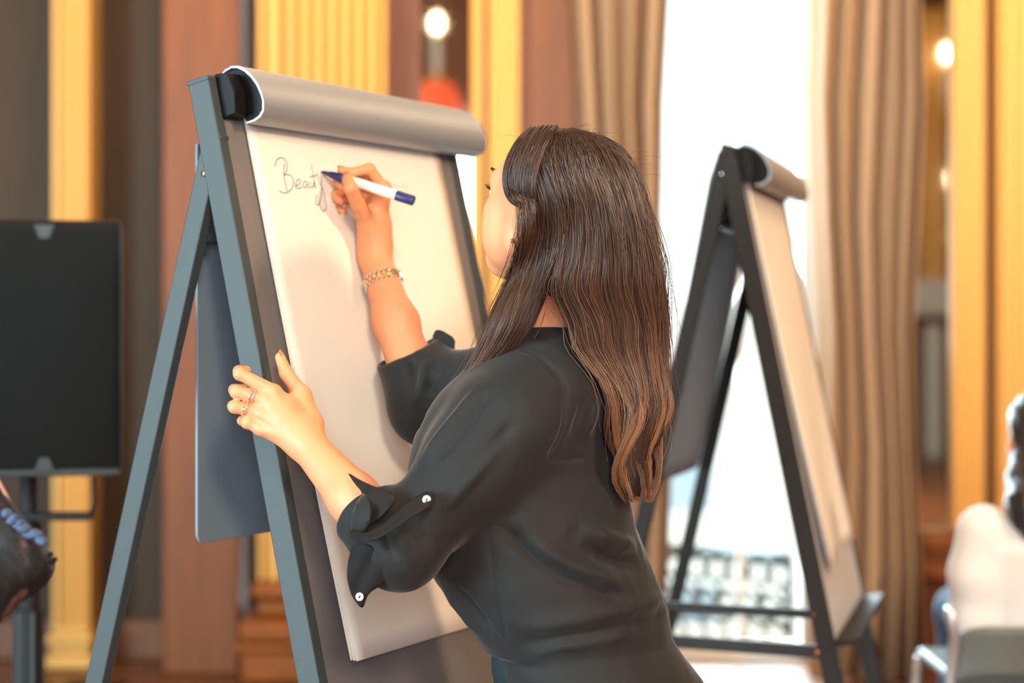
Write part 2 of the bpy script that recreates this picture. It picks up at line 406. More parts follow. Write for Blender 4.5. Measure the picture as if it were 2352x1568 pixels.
# unseen chandelier fixtures, added to dress the warm lamps
M['bulb_soft'] = mat('warm_bulb', (255, 226, 180), 0.5)
b_ = M['bulb_soft'].node_tree.nodes['Principled BSDF']; b_.inputs['Emission Color'].default_value = (1, .80, .52, 1); b_.inputs['Emission Strength'].default_value = 6
def chandelier(x, y, z, label):  # added fixture, out of view, hung above a lamp
    c = empty('chandelier', (x, y, z), label, 'chandelier', 'added chandeliers dressing the warm lamps')
    MB().lathe([(.01, -.12), (.05, -.06), (.03, 0), (.07, .06), (.025, .14), (.012, .2), (.012, 5.0 - z)], (x, y, z), 16).to('stem', M['gold'], c, smooth=True)
    for k in range(8):
        a = k * math.pi / 4; u = np.array([math.cos(a), math.sin(a), 0]); o_ = np.array([x, y, z])
        arm = MB().tube([o_ + u * r + np.array([0, 0, h]) for r, h in ((.03, .02), (.18, -.06), (.34, -.02), (.42, .06))], .010, 6).to('arm', M['gold'], c, smooth=True)
        e = o_ + u * .42
        MB().lathe([(.03, .06), (.035, .075), (.013, .08), (.013, .17), (.010, .175)], e, 10).to('candle', M['white_plastic'], arm, smooth=True)
        MB().lathe([(.004, .175), (.016, .195), (.012, .22), (.002, .245)], e, 10).to('bulb', M['bulb_soft'], arm, smooth=True)
for x, y, z, l in ((4.0, 1.0, 3.75, 'added gilded chandelier to the right of the photographer'), (.9, -2.0, 4.1, 'added gilded chandelier over the fill lamp behind the photographer'),
                   (-.9, 5.9, 4.1, 'added gilded chandelier above the wide gilded pilaster'), (2.1, 5.8, 4.1, 'added gilded chandelier above the right-hand mirror'), (.3, 5.0, 4.5, 'added gilded chandelier highest over the far flip chart')):
    chandelier(x, y, z, l)

# raised mouldings on the plain wall panels to either side of the view
def panel_frame(i, x0, x1, z0, z1, y):
    m_ = MB(); w = .05
    for a, b, c, d in ((x0, x1, z0, z0 + w), (x0, x1, z1 - w, z1), (x0, x0 + w, z0 + w, z1 - w), (x1 - w, x1, z0 + w, z1 - w)): m_.box(a, b, y - .025, y, c, d)
    structure(m_.to('trim_%d' % i, M['gold'], bevel=.008))
for i, (x0, x1, y) in enumerate(((2.45, 3.35, WY), (3.65, 4.55, WY), (4.85, 5.75, WY), (-3.1, -2.25, 7.7), (-4.2, -3.35, 7.7), (-5.3, -4.4, 7.7))):
    panel_frame(2 * i + 1, x0, x1, 1.1, 4.4, y); panel_frame(2 * i + 2, x0, x1, .3, .9, y)
# ------------------------------------------------------------------ flip chart easels
class Frame:
    """easel coordinates: s along the board, t down the board, k out of its face"""
    def __init__(f, O, theta, phi):
        f.O = np.array(O); st, ct = math.sin(theta), math.cos(theta); sp, cp = math.sin(phi), math.cos(phi)
        f.a = np.array([st, ct, 0.0]); f.n = np.array([ct, -st, 0.0]); up = np.array([0, 0, 1.0])
        f.d = f.n * sp - up * cp; f.N = f.n * cp + up * sp; f.sp = sp; f.cp = cp
    def __call__(f, s, t, k): return f.O + s * f.a + t * f.d + k * f.N
    def on_face(f, px, py, k=0.0):               # photo pixel -> point of the plane k
        e = np.array([0, 0, EYE]); r = U(px, py, 1.0) - e; q = f.O + k * f.N - e
        P = e + r * (q @ f.N) / (r @ f.N); v = P - f.O
        return P, v @ f.a, v @ f.d
    def on_side(f, px, py, s):                   # photo pixel -> (t, k) in the plane of constant s
        e = np.array([0, 0, EYE]); r = U(px, py, 1.0) - e; q = f.O + s * f.a - e
        v = e + r * (q @ f.a) / (r @ f.a) - f.O
        return v @ f.d, v @ f.N
    def floor_t(f, k): return (f.O[2] + k * f.sp) / f.cp

CLIP = [(-.014, -.086), (-.003, -.093), (.012, -.0955), (.026, -.092), (.039, -.082), (.05, -.068), (.058, -.052), (.0625, -.034), (.0635, -.018), (.060, -.003), (.051, .005), (.038, .0085), (.022, .0085)]
def easel(f, label, leg_a, leg_b, panel, braces, PW=.66, board='board', frame='frame'):
    base = f(PW / 2, f.floor_t(-.2), -.2); base[2] = 0
    E = empty('flip_chart_easel', base, label, 'easel', 'flip chart easels')
    for s0, s1 in ((-.083, -.0575), (PW + .0575, PW + .083)):
        tf = f.floor_t(-.02) - .012
        MB().hexa(f, s0, s1, -.076, tf, -.046, -.003).to('post', M[frame], E, bevel=.0025)
        MB().hexa(f, s0 - .001, s1 + .001, -.079, -.070, -.047, -.002).to('post_cap', M[frame], E, bevel=.002)
        MB().hexa(f, s0 - .002, s1 + .002, tf - .03, tf + .004, -.048, -.001).to('foot', M['black'], E, bevel=.003)
    MB().hexa(f, -.0555, PW + .0555, -.03, 1.09, -.03, -.007).to('board', M[board], E, bevel=.0015)
    MB().hexa(f, -.05, PW + .05, 1.09, 1.104, -.03, .05).to('pen_tray', M['black_rough'], E, bevel=.003)
    # clip bar
    cb = MB(); prof = CLIP; th = .003
    inner = [(k - th * (1 if k > .02 else .2), t + th * (1 if t < -.02 else -1)) for k, t in prof]
    poly = prof + inner[::-1]
    n = len(prof)
    V = [f(s, t, k) for s in (-.03, PW + .095) for k, t in poly]; m = len(poly)
    cb.add(V, [(i, (i + 1) % m, m + (i + 1) % m, m + i) for i in range(m)] + [(i, m - 1 - i, m - 2 - i, i + 1)[::-1] for i in range(n - 1)] + [(m + i, 2 * m - 1 - i, 2 * m - 2 - i, m + i + 1) for i in range(n - 1)])
    cover = cb.to('clip_bar', M['silver'], E, smooth=True)
    md = cover.modifiers.new('es', 'EDGE_SPLIT'); md.split_angle = math.radians(50)
    for s0, s1 in ((-.024, -.004), (PW + .07, PW + .09)):
        MB().prism([(k * .94 + .001, t * .96 - .001) for k, t in inner], lambda k, t, s: f(s, t, k), s0, s1).to('end_plug', M['black'], E)
    for s0, s1 in ((-.062, -.02), (PW + .06, PW + .09)):
        MB().prism([(-.004, -.082), (.022, -.078), (.030, -.045), (.024, -.006), (-.004, -.004)], lambda k, t, s: f(s, t, k), s0, s1).to('clip_lever', M['black'], E, bevel=.002)
    MB().hexa(f, -.0575, -.05, -.076, -.004, -.02, .012).to('bracket', M['black'], E, bevel=.002)
    # rear legs
    (ta, ka), (tb, kb) = leg_a, leg_b
    q = nrm(np.array([tb - ta, kb - ka])); zt = lambda L: f.O[2] - (ta + q[0] * L) * f.cp + (ka + q[1] * L) * f.sp
    L = zt(0) / (q[0] * f.cp - q[1] * f.sp)
    ends = []
    for s in (-.068, PW + .068):
        p0 = f(s, ta - q[0] * .05, ka - q[1] * .05); p1 = f(s, ta + q[0] * (L - .012), ka + q[1] * (L - .012))
        lg = MB().beam(p0, p1, f.a, .024, .037).to('rear_leg', M[frame], E, bevel=.0025)
        MB().beam(p1 - nrm(p1 - p0) * .03, p1 + nrm(p1 - p0) * .004, f.a, .028, .041).to('foot', M['black'], E, bevel=.003)
        ends.append((p0, p1))
        so = s - .0125 if s < 0 else s + .0125
        for L_ in (.02, L * .86):
            c = f(so, ta + q[0] * L_, ka + q[1] * L_)
            MB().lathe([(.0055, -.001), (.0055, .001), (.003, .0024)], c, 12, -f.a if s < 0 else f.a).to('screw', M['chrome'], lg, smooth=True)
    MB().beam(ends[0][0] * .9 + ends[0][1] * .1, ends[1][0] * .9 + ends[1][1] * .1, f.N, .02, .03).to('cross_bar', M[frame], E, bevel=.002)
    MB().beam(ends[0][0] * .12 + ends[0][1] * .88, ends[1][0] * .12 + ends[1][1] * .88, f.N, .02, .025).to('cross_bar', M[frame], E, bevel=.002)
    for (pa, pb, w) in braces:
        t0, k0 = f.on_side(*pa, -.07); t1, k1 = f.on_side(*pb, -.07)
        # carry the brace on to the rear leg
        u = np.array([t0 - t1, k0 - k1]); A = np.array([[u[0], -q[0]], [u[1], -q[1]]])
        lam = np.linalg.solve(A, np.array([ta - t1, ka - k1]))[0]
        br = MB().beam(f(-.07, t1 + u[0] * lam, k1 + u[1] * lam), f(-.07, t1, k1), f.a, .018, w).to('side_brace', M['black_rough'], E, bevel=.002)
        for x in (.02, .85):
            MB().lathe([(.006, -.001), (.006, .0015), (.003, .003)], f(-.08, t1 + u[0] * lam * x, k1 + u[1] * lam * x), 12, -f.a).to('bolt', M['copper'], br, smooth=True)
    if panel:
        pts, th, mt = panel
        MB().prism(pts, lambda s, h, c: np.array([0, 0, h]) + np.array([f(s, 0, 0)[0], f(s, 0, 0)[1], 0]) - f.n * c, th, th + .006).to('rear_panel', mt, E, bevel=.0015)
    return E

M['silhouette_frame'] = mat('silhouette_steel', (30, 28, 27), 0.6, 0, .3)  # backlit silhouette of the far easel put into its steel colour
M['paper_shaded'] = mat('shaded_flip_paper', (150, 152, 152), 0.8)  # same flip paper, its weaker light put into the grey
M['pale_board'] = mat('pale_grey_board', (196, 200, 206), 0.4)
M['copper'] = mat('copper_bolt', (220, 120, 70), 0.3, 0.9)

# --- main easel
F1 = Frame((-.45576, 3.26876, EYE + .33155), .48507, .22082)
la = F1.on_side(474, 372, -.08); lb = F1.on_side(217, 1555, -.08)
# rear panel: hangs straight down behind the board
def vertical_panel(f, pxs, s0, s1, y0, y1, r=.03):
    e = np.array([0, 0, EYE]); r0 = U(pxs[0], pxs[1], 1.0) - e
    # distance behind the board head so that its near edge shows at that column
    best = min(np.linspace(0, .5, 501), key=lambda c: abs((lambda P: XX(0, 1) * 0 + 1176 + F * P[0] / P[1] - pxs[0])(f(s0, 0, 0) - f.n * c)))
    d0 = (f(s0, 0, 0) - f.n * best)[1]
    z0, z1 = ZZ(y1, d0), ZZ(y0, d0)
    pts = [(s0, z1), (s1, z1)]
    for a in np.linspace(0, math.pi / 2, 6): pts.append((s1 - r + r * math.cos(a), z0 + r - r * math.sin(a)))
    for a in np.linspace(0, math.pi / 2, 6): pts.append((s0 + r - r * math.sin(a), z0 + r - r * math.cos(a)))
    return pts, best, M['panel']
E1 = easel(F1, 'large dark grey flip chart easel the woman is writing at', la, lb, vertical_panel(F1, (454, 900), -.02, .68, 330, 1250, .02), [])

# --- its paper pad: slightly curled sheets
def pad(f, label, tl, bl_lift, strokes=None, curl=.004, PW=.66, PH=.93):
    p = empty('paper_pad', f(PW / 2, PH, 0), label, 'paper pad', 'flip chart paper pads')
    for i in range(3):
        G = []
        for t in np.linspace(-.02, PH - .0015 * i, 28):
            row = []
            for s in np.linspace(0, PW, 22):
                u, v = s / PW, max(t, 0) / PH
                k = -.0015 * i + bl_lift * (v ** 2) * (1 - .8 * u) * (1 - .2 * i) + curl * math.sin(3.3 * v + 2.4 * u) * v * math.sin(math.pi * u)
                row.append(f(s, t, k))
            G.append(row)
        MB().grid(G).to('sheet', M['paper'], p, smooth=True, solid=.0006)
    return p
def sheet_k(u, v, lift, curl=.004): return lift * v ** 2 * (1 - .8 * u) + curl * math.sin(3.3 * v + 2.4 * u) * v * math.sin(math.pi * u)
P1 = pad(F1, 'cream paper pad with handwriting on the main flip chart', None, .020)
def stroke(pts, w, m, parent, f=F1, lift=.020):
    # smooth the polyline, then lay a thin ribbon of ink on the sheet
    pts = np.array(pts, float)
    for _ in range(3):
        q = np.empty((2 * len(pts) - 2, 2)); q[0::2] = .75 * pts[:-1] + .25 * pts[1:]; q[1::2] = .25 * pts[:-1] + .75 * pts[1:]
        pts = np.vstack([pts[:1], q, pts[-1:]])
    st = np.array([f.on_face(x, y)[1:] for x, y in pts])
    T = np.gradient(st, axis=0); T /= np.linalg.norm(T, axis=1)[:, None] + 1e-9
    Nn = np.stack([-T[:, 1], T[:, 0]], 1) * w / 2
    G = [[f(q[0], q[1], sheet_k(q[0] / .66, q[1] / .93, lift) + .0009) for q in (c + e, c, c - e)] for c, e in zip(st, Nn)]
    MB().grid(G).to('pen_stroke', m, parent, smooth=True)
B_ = [[(652, 376), (650, 400), (655, 425), (660, 440)],
      [(630, 384), (634, 366), (646, 361), (656, 368), (660, 382), (656, 396), (650, 403), (664, 400), (674, 412), (672, 430), (662, 442), (648, 444), (640, 438)],
      [(676, 428), (686, 424), (690, 415), (684, 411), (678, 420), (678, 432), (686, 434), (692, 429)],
      [(704, 418), (698, 416), (694, 426), (697, 433), (703, 428), (706, 417), (705, 431), (710, 432)],
      [(711, 416), (710, 430), (715, 432), (719, 426), (720, 415), (720, 430), (724, 430)],
      [(714, 378), (718, 400), (722, 424), (726, 430)], [(710, 407), (728, 402)],
      [(726, 396), (730, 414), (735, 428), (738, 416), (733, 404)], [(736, 412), (738, 440), (734, 462), (728, 474), (722, 466), (726, 448)],
      [(738, 428), (746, 458), (748, 478), (742, 487), (734, 480), (732, 464)]]
for b in B_: stroke(b, .0020, M['ink'], P1)
for b in [[(900, 428), (905, 422), (908, 431), (914, 424), (918, 430)], [(922, 432), (926, 424), (930, 432), (936, 429)], [(880, 432), (890, 428)]]: stroke(b, .0022, M['ink_dim'], P1)

# --- far easel
def frame2(): 
    th = math.radians(15.3); ph = math.asin(.198)
    return Frame(U(1718, 425, 4.542), th, ph)
F2 = frame2()
la2 = F2.on_side(1664, 380, -.08); lb2 = F2.on_side(1492, 1130, -.08)
E2 = easel(F2, 'far flip chart easel standing against the bright window', la2, lb2, None,
           [((1560, 1392), (1878, 1410), .020), ((1600, 1476), (1888, 1497), .030)], board='pale_board', frame='silhouette_frame')
P2 = pad(F2, 'cream paper pad on the far flip chart by the window', None, .02, curl=.02)
# sheets turned over the head of the far easel, hanging down its back on the rear legs
ta, ka = la2; tb, kb = lb2; q2 = nrm(np.array([tb - ta, kb - ka]))
path = [(-.088, .01), (-.097, -.01), (-.09, -.04)] + [(ta + q2[0] * L - .0, ka + q2[1] * L - .034) for L in np.linspace(.02, .79, 16)]
for i in range(2):
    G = [[F2(s, t - .001 * i, k - .003 * i + .010 * math.sin(7 * s + 5 * t)) for s in np.linspace(-.03, .75, 12)] for t, k in path]
    MB().grid(G).to('turned_sheet', M['paper_shaded'] if 'paper_shaded' in M else M['paper'], P2, smooth=True, solid=.0006)

# ------------------------------------------------------------------ marker pen
tipP, s_, t_ = F1.on_face(738, 394, .003)
def pt_at(px, py, ref, L):       # farther-forward point on the pixel's ray at distance L from ref
    e = np.array([0, 0, EYE]); r = nrm(U(px, py, 1.0) - e); b = r @ (ref - e); c = (ref - e) @ (ref - e) - L * L
    disc = max(b * b - c, 0); return e + r * (b - math.sqrt(disc))
endP = U(950, 461, 3.392)
ax = nrm(endP - tipP); ML = np.linalg.norm(endP - tipP)
pen = empty('marker_pen', tipP, 'white marker pen with navy tip and end held in her raised hand', 'marker')
MB().lathe([(.0016, 0), (.0030, .004), (.0048, .016), (.0062, .020), (.0086, .040), (.0088, .046)], tipP, 20, ax).to('nib_holder', M['navy'], pen, smooth=True)
MB().lathe([(.0084, .046), (.0088, .048), (.0092, .075), (.0092, ML - .036), (.0086, ML - .034)], tipP, 20, ax).to('barrel', M['white_plastic'], pen, smooth=True)
MB().lathe([(.0090, ML - .034), (.0095, ML - .032), (.0095, ML - .002), (.0088, ML)], tipP, 20, ax).to('end_cap', M['navy'], pen, smooth=True)
for n_ in ('end_cap', 'barrel'):
    for c in pen.children:
        if c.name.startswith(n_): c.modifiers.new('es', 'EDGE_SPLIT').split_angle = math.radians(40)

# ------------------------------------------------------------------ loudspeaker on its stand
D = 4.4
sx0, sx1, sz0, sz1 = XX(-112, D), XX(269, D), ZZ(1096, D), ZZ(504, D)
sp = empty('loudspeaker', ((sx0 + sx1) / 2, D + .17, sz0), 'black loudspeaker with perforated grille at the left edge', 'loudspeaker')
MB().box(sx0, sx1, D, D + .34, sz0, sz1).to('cabinet', M['black'], sp, bevel=.012)
mg = mat('perforated_grille', (26, 29, 29), 0.8, 0, .2)
nt = mg.node_tree; vo = nt.nodes.new('ShaderNodeTexVoronoi'); vo.inputs['Scale'].default_value = 110; vo.inputs['Randomness'].default_value = .15
tc = nt.nodes.new('ShaderNodeTexCoord'); nt.links.new(tc.outputs['Object'], vo.inputs['Vector'])
cr = nt.nodes.new('ShaderNodeValToRGB'); cr.color_ramp.elements[0].position = .25; cr.color_ramp.elements[1].position = .42
cr.color_ramp.elements[0].color = tuple(lin((2, 2, 2))) + (1,); cr.color_ramp.elements[1].color = tuple(lin((19, 21, 21))) + (1,)
nt.links.new(vo.outputs['Distance'], cr.inputs[0]); nt.links.new(cr.outputs[0], nt.nodes['Principled BSDF'].inputs['Base Color'])
MB().box(sx0 + .015, sx1 - .014, D - .008, D + .004, sz0 + .022, sz1 - .018).to('grille', mg, sp, bevel=.003)
for z, sg in ((sz1 - .012, -1), (sz0 + .014, 1)):
    MB().prism([(XX(72, D), z), (XX(118, D), z), (XX(106, D), z + sg * .032), (XX(84, D), z + sg * .032)], lambda a, b, c: (a, c, b), D - .012, D + .002).to('badge_plate', M['frame'], sp, bevel=.001)
MB().box(sx0 + .004, sx1 - .004, D - .004, D + .01, sz0 + .002, sz0 + .018).to('trim', M['frame'], sp, bevel=.003)
sp.rotation_euler = (0, 0, .2); sp.location.x -= .028
st = empty('speaker_stand', (XX(66, D + .17), D + .17, 0), 'black pole stand under the loudspeaker', 'stand')
cx = XX(66, D + .17); cy = D + .17
MB().lathe([(.034, .05), (.034, ZZ(1400, cy)), (.028, ZZ(1398, cy)), (.026, ZZ(1270, cy)), (.03, ZZ(1268, cy)), (.03, ZZ(1200, cy)), (.019, ZZ(1198, cy)), (.019, sz0 + .0)], (cx, cy, 0), 20).to('pole', M['black_rough'], st)
for k in range(6):
    a = k * math.pi / 3
    MB().box(cx + .033 * math.cos(a) - .004, cx + .033 * math.cos(a) + .004, cy + .033 * math.sin(a) - .004, cy + .033 * math.sin(a) + .004, .1, ZZ(1402, cy)).to('rib', M['frame'], st)
MB().box(XX(-60, cy), XX(212, cy), cy - .03, cy + .03, ZZ(1193, cy), ZZ(1177, cy)).to('yoke_bar', M['black_rough'], st, bevel=.004)
MB().tube([(XX(208, cy), cy, ZZ(1185, cy)), (XX(217, cy), cy, ZZ(1150, cy)), (XX(214, cy), cy, ZZ(1096, cy))], .006, 8).to('yoke_arm', M['black_rough'], st, smooth=True)
MB().tube([(XX(-56, cy), cy, ZZ(1185, cy)), (XX(-62, cy), cy, ZZ(1150, cy)), (XX(-60, cy), cy, ZZ(1096, cy))], .006, 8).to('yoke_arm', M['black_rough'], st, smooth=True)
for k in range(3):
    a = .5 + k * 2.094
    MB().tube([(cx + .03 * math.cos(a), cy + .03 * math.sin(a), .42), (cx + .42 * math.cos(a), cy + .42 * math.sin(a), .02)], .012, 8).to('leg', M['black_rough'], st, smooth=True)
    MB().tube([(cx + .03 * math.cos(a), cy + .03 * math.sin(a), .10), (cx + .24 * math.cos(a), cy + .24 * math.sin(a), .2)], .009, 8).to('leg_strut', M['black_rough'], st, smooth=True)
cab = [(XX(95, 6.9) + .09 * math.cos(t) + .02 * t, 6.9 + .06 * math.sin(t), .012 + .004 * t) for t in np.linspace(0, 12, 60)]
tag(MB().tube(cab, .008, 6).to('audio_cable', M['black'], smooth=True), 'coil of black cable on the floor beside the slender column', 'cable')

# ------------------------------------------------------------------ chair at the right
CD = 4.9
ch = empty('stacking_chair', (XX(2290, CD), CD + .2, 0), 'grey stacking chair under the guest in white', 'chair')
M['grey_shell'] = mat('grey_chair_shell', (98, 106, 104), 0.45)
M['pale_metal'] = mat('pale_grey_metal', (196, 198, 204), 0.3, 0.6)
xa, xb = XX(2195, CD), XX(2460, CD); zt_ = ZZ(1395, CD)
G = [[(x, CD + .03 * math.cos(3.1 * (x - xa) / (xb - xa) - 1.55) * -1.3 + .06 - .12 * (z - .45), z - .03 * abs((x - (xa + xb) / 2) / (xb - xa) * 2) ** 4) for x in np.linspace(xa, xb, 14)] for z in np.linspace(.45, ZZ(1442, CD), 8)]
MB().grid(G).to('backrest', M['grey_shell'], ch, smooth=True, solid=.012)
MB().box(xa, xb, CD + .06, CD + .48, .42, .45).to('seat', M['grey_shell'], ch, bevel=.012)
for x, sx in ((xa, -1), (xb, 1)):
    MB().tube([(x + sx * .02, CD - .02, zt_ + .0), (x + sx * .0, CD + .01, .56), (x + sx * .0, CD + .06, .44), (x + sx * .03, CD - .02, .0)], .014, 10).to('leg', M['pale_metal'], ch, smooth=True)
    MB().tube([(x, CD + .44, .43), (x + sx * .03, CD + .5, 0)], .013, 10).to('leg', M['pale_metal'], ch, smooth=True)
# ------------------------------------------------------------------ implicit surfaces -> meshes
def smin(a, b, k):
    if k <= 0: return np.minimum(a, b)
    h = np.maximum(k - np.abs(a - b), 0) / k
    return np.minimum(a, b) - h * h * k * .25
class Field:
    """union of blended primitives, meshed with surface nets on sparse blocks"""
    def __init__(s): s.prims = []
    def add(s, fn, lo, hi, k=.01, sub=False): s.prims.append((fn, np.array(lo), np.array(hi), k, sub)); return s
    def cone(s, a, b, ra, rb, k=.01, sub=False):
        a, b = np.array(a, float), np.array(b, float); ab = b - a; L2 = ab @ ab + 1e-12; R = max(ra, rb)
        def fn(P):
            t = np.clip(((P - a) @ ab) / L2, 0, 1)
            return np.linalg.norm(P - a - t[..., None] * ab, axis=-1) - (ra + (rb - ra) * t)
        return s.add(fn, np.minimum(a, b) - R, np.maximum(a, b) + R, k, sub)
    def chain(s, pts, rad, k=.01, sub=False):
        for i in range(len(pts) - 1): s.cone(pts[i], pts[i + 1], rad[i], rad[i + 1], k, sub)
        return s
    def ball(s, c, r, k=.01, sub=False): return s.cone(c, np.array(c) + 1e-6, r, r, k, sub)
    def ell(s, c, A, r, k=.01, sub=False):         # A rows: unit axes, r: radii
        c = np.array(c, float); A = np.array(A, float); r = np.array(r, float); R = r.max()
        def fn(P):
            q = (P - c) @ A.T
            k0 = np.linalg.norm(q / r, axis=-1); k1 = np.linalg.norm(q / r ** 2, axis=-1) + 1e-9
            return k0 * (k0 - 1) / k1
        return s.add(fn, c - R, c + R, k, sub)
    def loft(s, sec, yaw, k=.02, sub=False):       # sec rows: z, cx, cy, rx (side), ry (front)
        sec = np.array(sorted(sec, key=lambda r: r[0]), float); z = sec[:, 0]
        fz = np.linspace(z[0], z[-1], 200)
        def smooth(col):
            v = np.interp(fz, z, col); kx = np.hanning(15); kx /= kx.sum()
            return np.convolve(np.pad(v, 7, mode='edge'), kx, 'valid')
        C = [smooth(sec[:, i]) for i in range(1, 5)]
        fw = np.array([-math.cos(yaw), math.sin(yaw)]); lf = np.array([-math.sin(yaw), -math.cos(yaw)])
        def fn(P):
            cx, cy, rx, ry = (np.interp(P[..., 2], fz, c) for c in C)
            dx, dy = P[..., 0] - cx, P[..., 1] - cy
            u = dx * lf[0] + dy * lf[1]; v = dx * fw[0] + dy * fw[1]
            k0 = np.sqrt((u / rx) ** 2 + (v / ry) ** 2); k1 = np.sqrt((u / rx ** 2) ** 2 + (v / ry ** 2) ** 2) + 1e-9
            d = k0 * (k0 - 1) / k1
            return np.maximum(d, np.maximum(P[..., 2] - z[-1], z[0] - P[..., 2]))
        R = sec[:, 3:].max() * 1.05
        return s.add(fn, [sec[:, 1].min() - R, sec[:, 2].min() - R, z[0]], [sec[:, 1].max() + R, sec[:, 2].max() + R, z[-1]], k, sub)
    def mesh(s, cell):
        n = 8; bs = n * cell; pad = .03 + 2 * cell
        pos = [p for p in s.prims if not p[4]]
        lo = np.min([p[1] for p in pos], 0) - pad; hi = np.max([p[2] for p in pos], 0) + pad
        nb = np.ceil((hi - lo) / bs).astype(int) + 1
        act = np.zeros(nb, bool)
        for p in pos:
            a = np.maximum(np.floor((p[1] - pad - lo) / bs).astype(int), 0); b = np.minimum(np.ceil((p[2] + pad - lo) / bs).astype(int) + 1, nb)
            act[a[0]:b[0], a[1]:b[1], a[2]:b[2]] = True
        blk = np.argwhere(act)
        def evaluate(P, bl, ext):
            D = np.full(P.shape[:-1], 1e3)
            blo = lo + bl * bs; bhi = blo + bs
            for fn, a, b, k, sub in s.prims:
                m = np.all((blo <= b + ext + k) & (bhi >= a - ext - k), axis=1)
                if not m.any(): continue
                d = fn(P[m])
                D[m] = -smin(-D[m], d, k) if sub else smin(D[m], d, k)
            return D
        c = evaluate((lo + (blk + .5) * bs)[:, None, :], blk, bs * 1.6)[:, 0]
        blk = blk[np.abs(c) < bs * 1.45]
        g = np.arange(n + 1) * cell
        off = np.stack(np.meshgrid(g, g, g, indexing='ij'), -1)
        Ds = []
        for i in range(0, len(blk), 1500):
            bb = blk[i:i + 1500]
            Ds.append(evaluate(lo + bb[:, None, None, None, :] * bs + off[None], bb, pad))
        D = np.concatenate(Ds)
        NB = nb * n + 2
        def key(ijk): return (ijk[..., 0] * NB[1] + ijk[..., 1]) * NB[2] + ijk[..., 2]
        Sg = D < 0
        cor = [(x, y, z) for x in (0, 1) for y in (0, 1) for z in (0, 1)]
        sl = lambda c: (slice(None),) + tuple(slice(v, v + n) for v in c)
        cnt = sum(Sg[sl(c)].astype(np.int8) for c in cor)
        mixed = (cnt > 0) & (cnt < 8)
        ci = np.argwhere(mixed); bi = ci[:, 0]; loc = ci[:, 1:]
        acc = np.zeros((len(ci), 3)); num = np.zeros(len(ci))
        val = {c: D[bi, loc[:, 0] + c[0], loc[:, 1] + c[1], loc[:, 2] + c[2]] for c in cor}
        for a_ in cor:
            for ax_ in range(3):
                if a_[ax_]: continue
                b_ = list(a_); b_[ax_] = 1; b_ = tuple(b_)
                x = (val[a_] < 0) != (val[b_] < 0)
                t = np.where(x, val[a_] / (val[a_] - val[b_] + 1e-20), 0)
                p = np.array(a_)[None] + np.eye(3)[ax_][None] * t[:, None]
                acc += p * x[:, None]; num += x
        gi = blk[bi] * n + loc
        V = lo + (gi + acc / num[:, None]) * cell
        kk = key(gi); o = np.argsort(kk); ks = kk[o]
        Fc = []
        for ax_ in range(3):
            e = [0, 0, 0]; e[ax_] = 1
            A = Sg[:, :n, :n, :n]; B = Sg[:, e[0]:n + e[0], e[1]:n + e[1], e[2]:n + e[2]]
            q = np.argwhere(A != B)
            if not len(q): continue
            ins = A[tuple(q.T)]
            gq = blk[q[:, 0]] * n + q[:, 1:]
            u, v = np.eye(3, dtype=int)[(ax_ + 1) % 3], np.eye(3, dtype=int)[(ax_ + 2) % 3]
            ids = []; ok = np.ones(len(q), bool)
            for dlt in (-u - v, -v, 0 * u, -u):
                kq = key(gq + dlt); j = np.clip(np.searchsorted(ks, kq), 0, len(ks) - 1)
                ok &= ks[j] == kq; ids.append(o[j])
            ids = np.stack(ids, 1); ids[~ins] = ids[~ins][:, ::-1]
            Fc.append(ids[ok])
        return V, np.concatenate(Fc)

def relax(V, Fc, it=2, lam=.5, mask=None):
    E = np.concatenate([Fc[:, [0, 1]], Fc[:, [1, 2]], Fc[:, [2, 3]], Fc[:, [3, 0]]])
    deg = np.bincount(E.ravel(), minlength=len(V)).astype(float)[:, None] + 1e-9
    for _ in range(it):
        A = np.stack([np.bincount(E[:, 0], V[E[:, 1], i], len(V)) + np.bincount(E[:, 1], V[E[:, 0], i], len(V)) for i in range(3)], 1)
        W_ = lam if mask is None else lam * mask[:, None]
        V = V + W_ * (A / deg - V)
    return V
def vnormals(V, Fc):
    n = np.cross(V[Fc[:, 2]] - V[Fc[:, 0]], V[Fc[:, 3]] - V[Fc[:, 1]]); N = np.zeros_like(V)
    for i in range(4):
        for c in range(3): N[:, c] += np.bincount(Fc[:, i], n[:, c], len(V))
    return N / (np.linalg.norm(N, axis=1)[:, None] + 1e-12)
def project(V): return 1176 + F * V[:, 0] / V[:, 1], HZ - F * (V[:, 2] - EYE) / V[:, 1]
def snap(V, N, pts):
    """points of the surface that the photograph shows at these pixels"""
    px, py = project(V); front = np.einsum('ij,ij->i', N, V - np.array([0, 0, EYE])) < 0; res = []
    for x, y in pts:
        m = np.flatnonzero(front & (np.abs(px - x) < 14) & (np.abs(py - y) < 14))
        if len(m) == 0: continue
        dd = V[m, 1]; near = m[dd < dd.min() + .04]
        res.append(V[near[np.argmin((px[near] - x) ** 2 + (py[near] - y) ** 2)]])
    return res
def seg_dist(V, P):
    d = np.full(len(V), 9.0)
    for a, b in zip(P[:-1], P[1:]):
        ab = b - a; t = np.clip((V - a) @ ab / (ab @ ab + 1e-12), 0, 1)
        d = np.minimum(d, np.linalg.norm(V - a - t[:, None] * ab, axis=1))
    return d
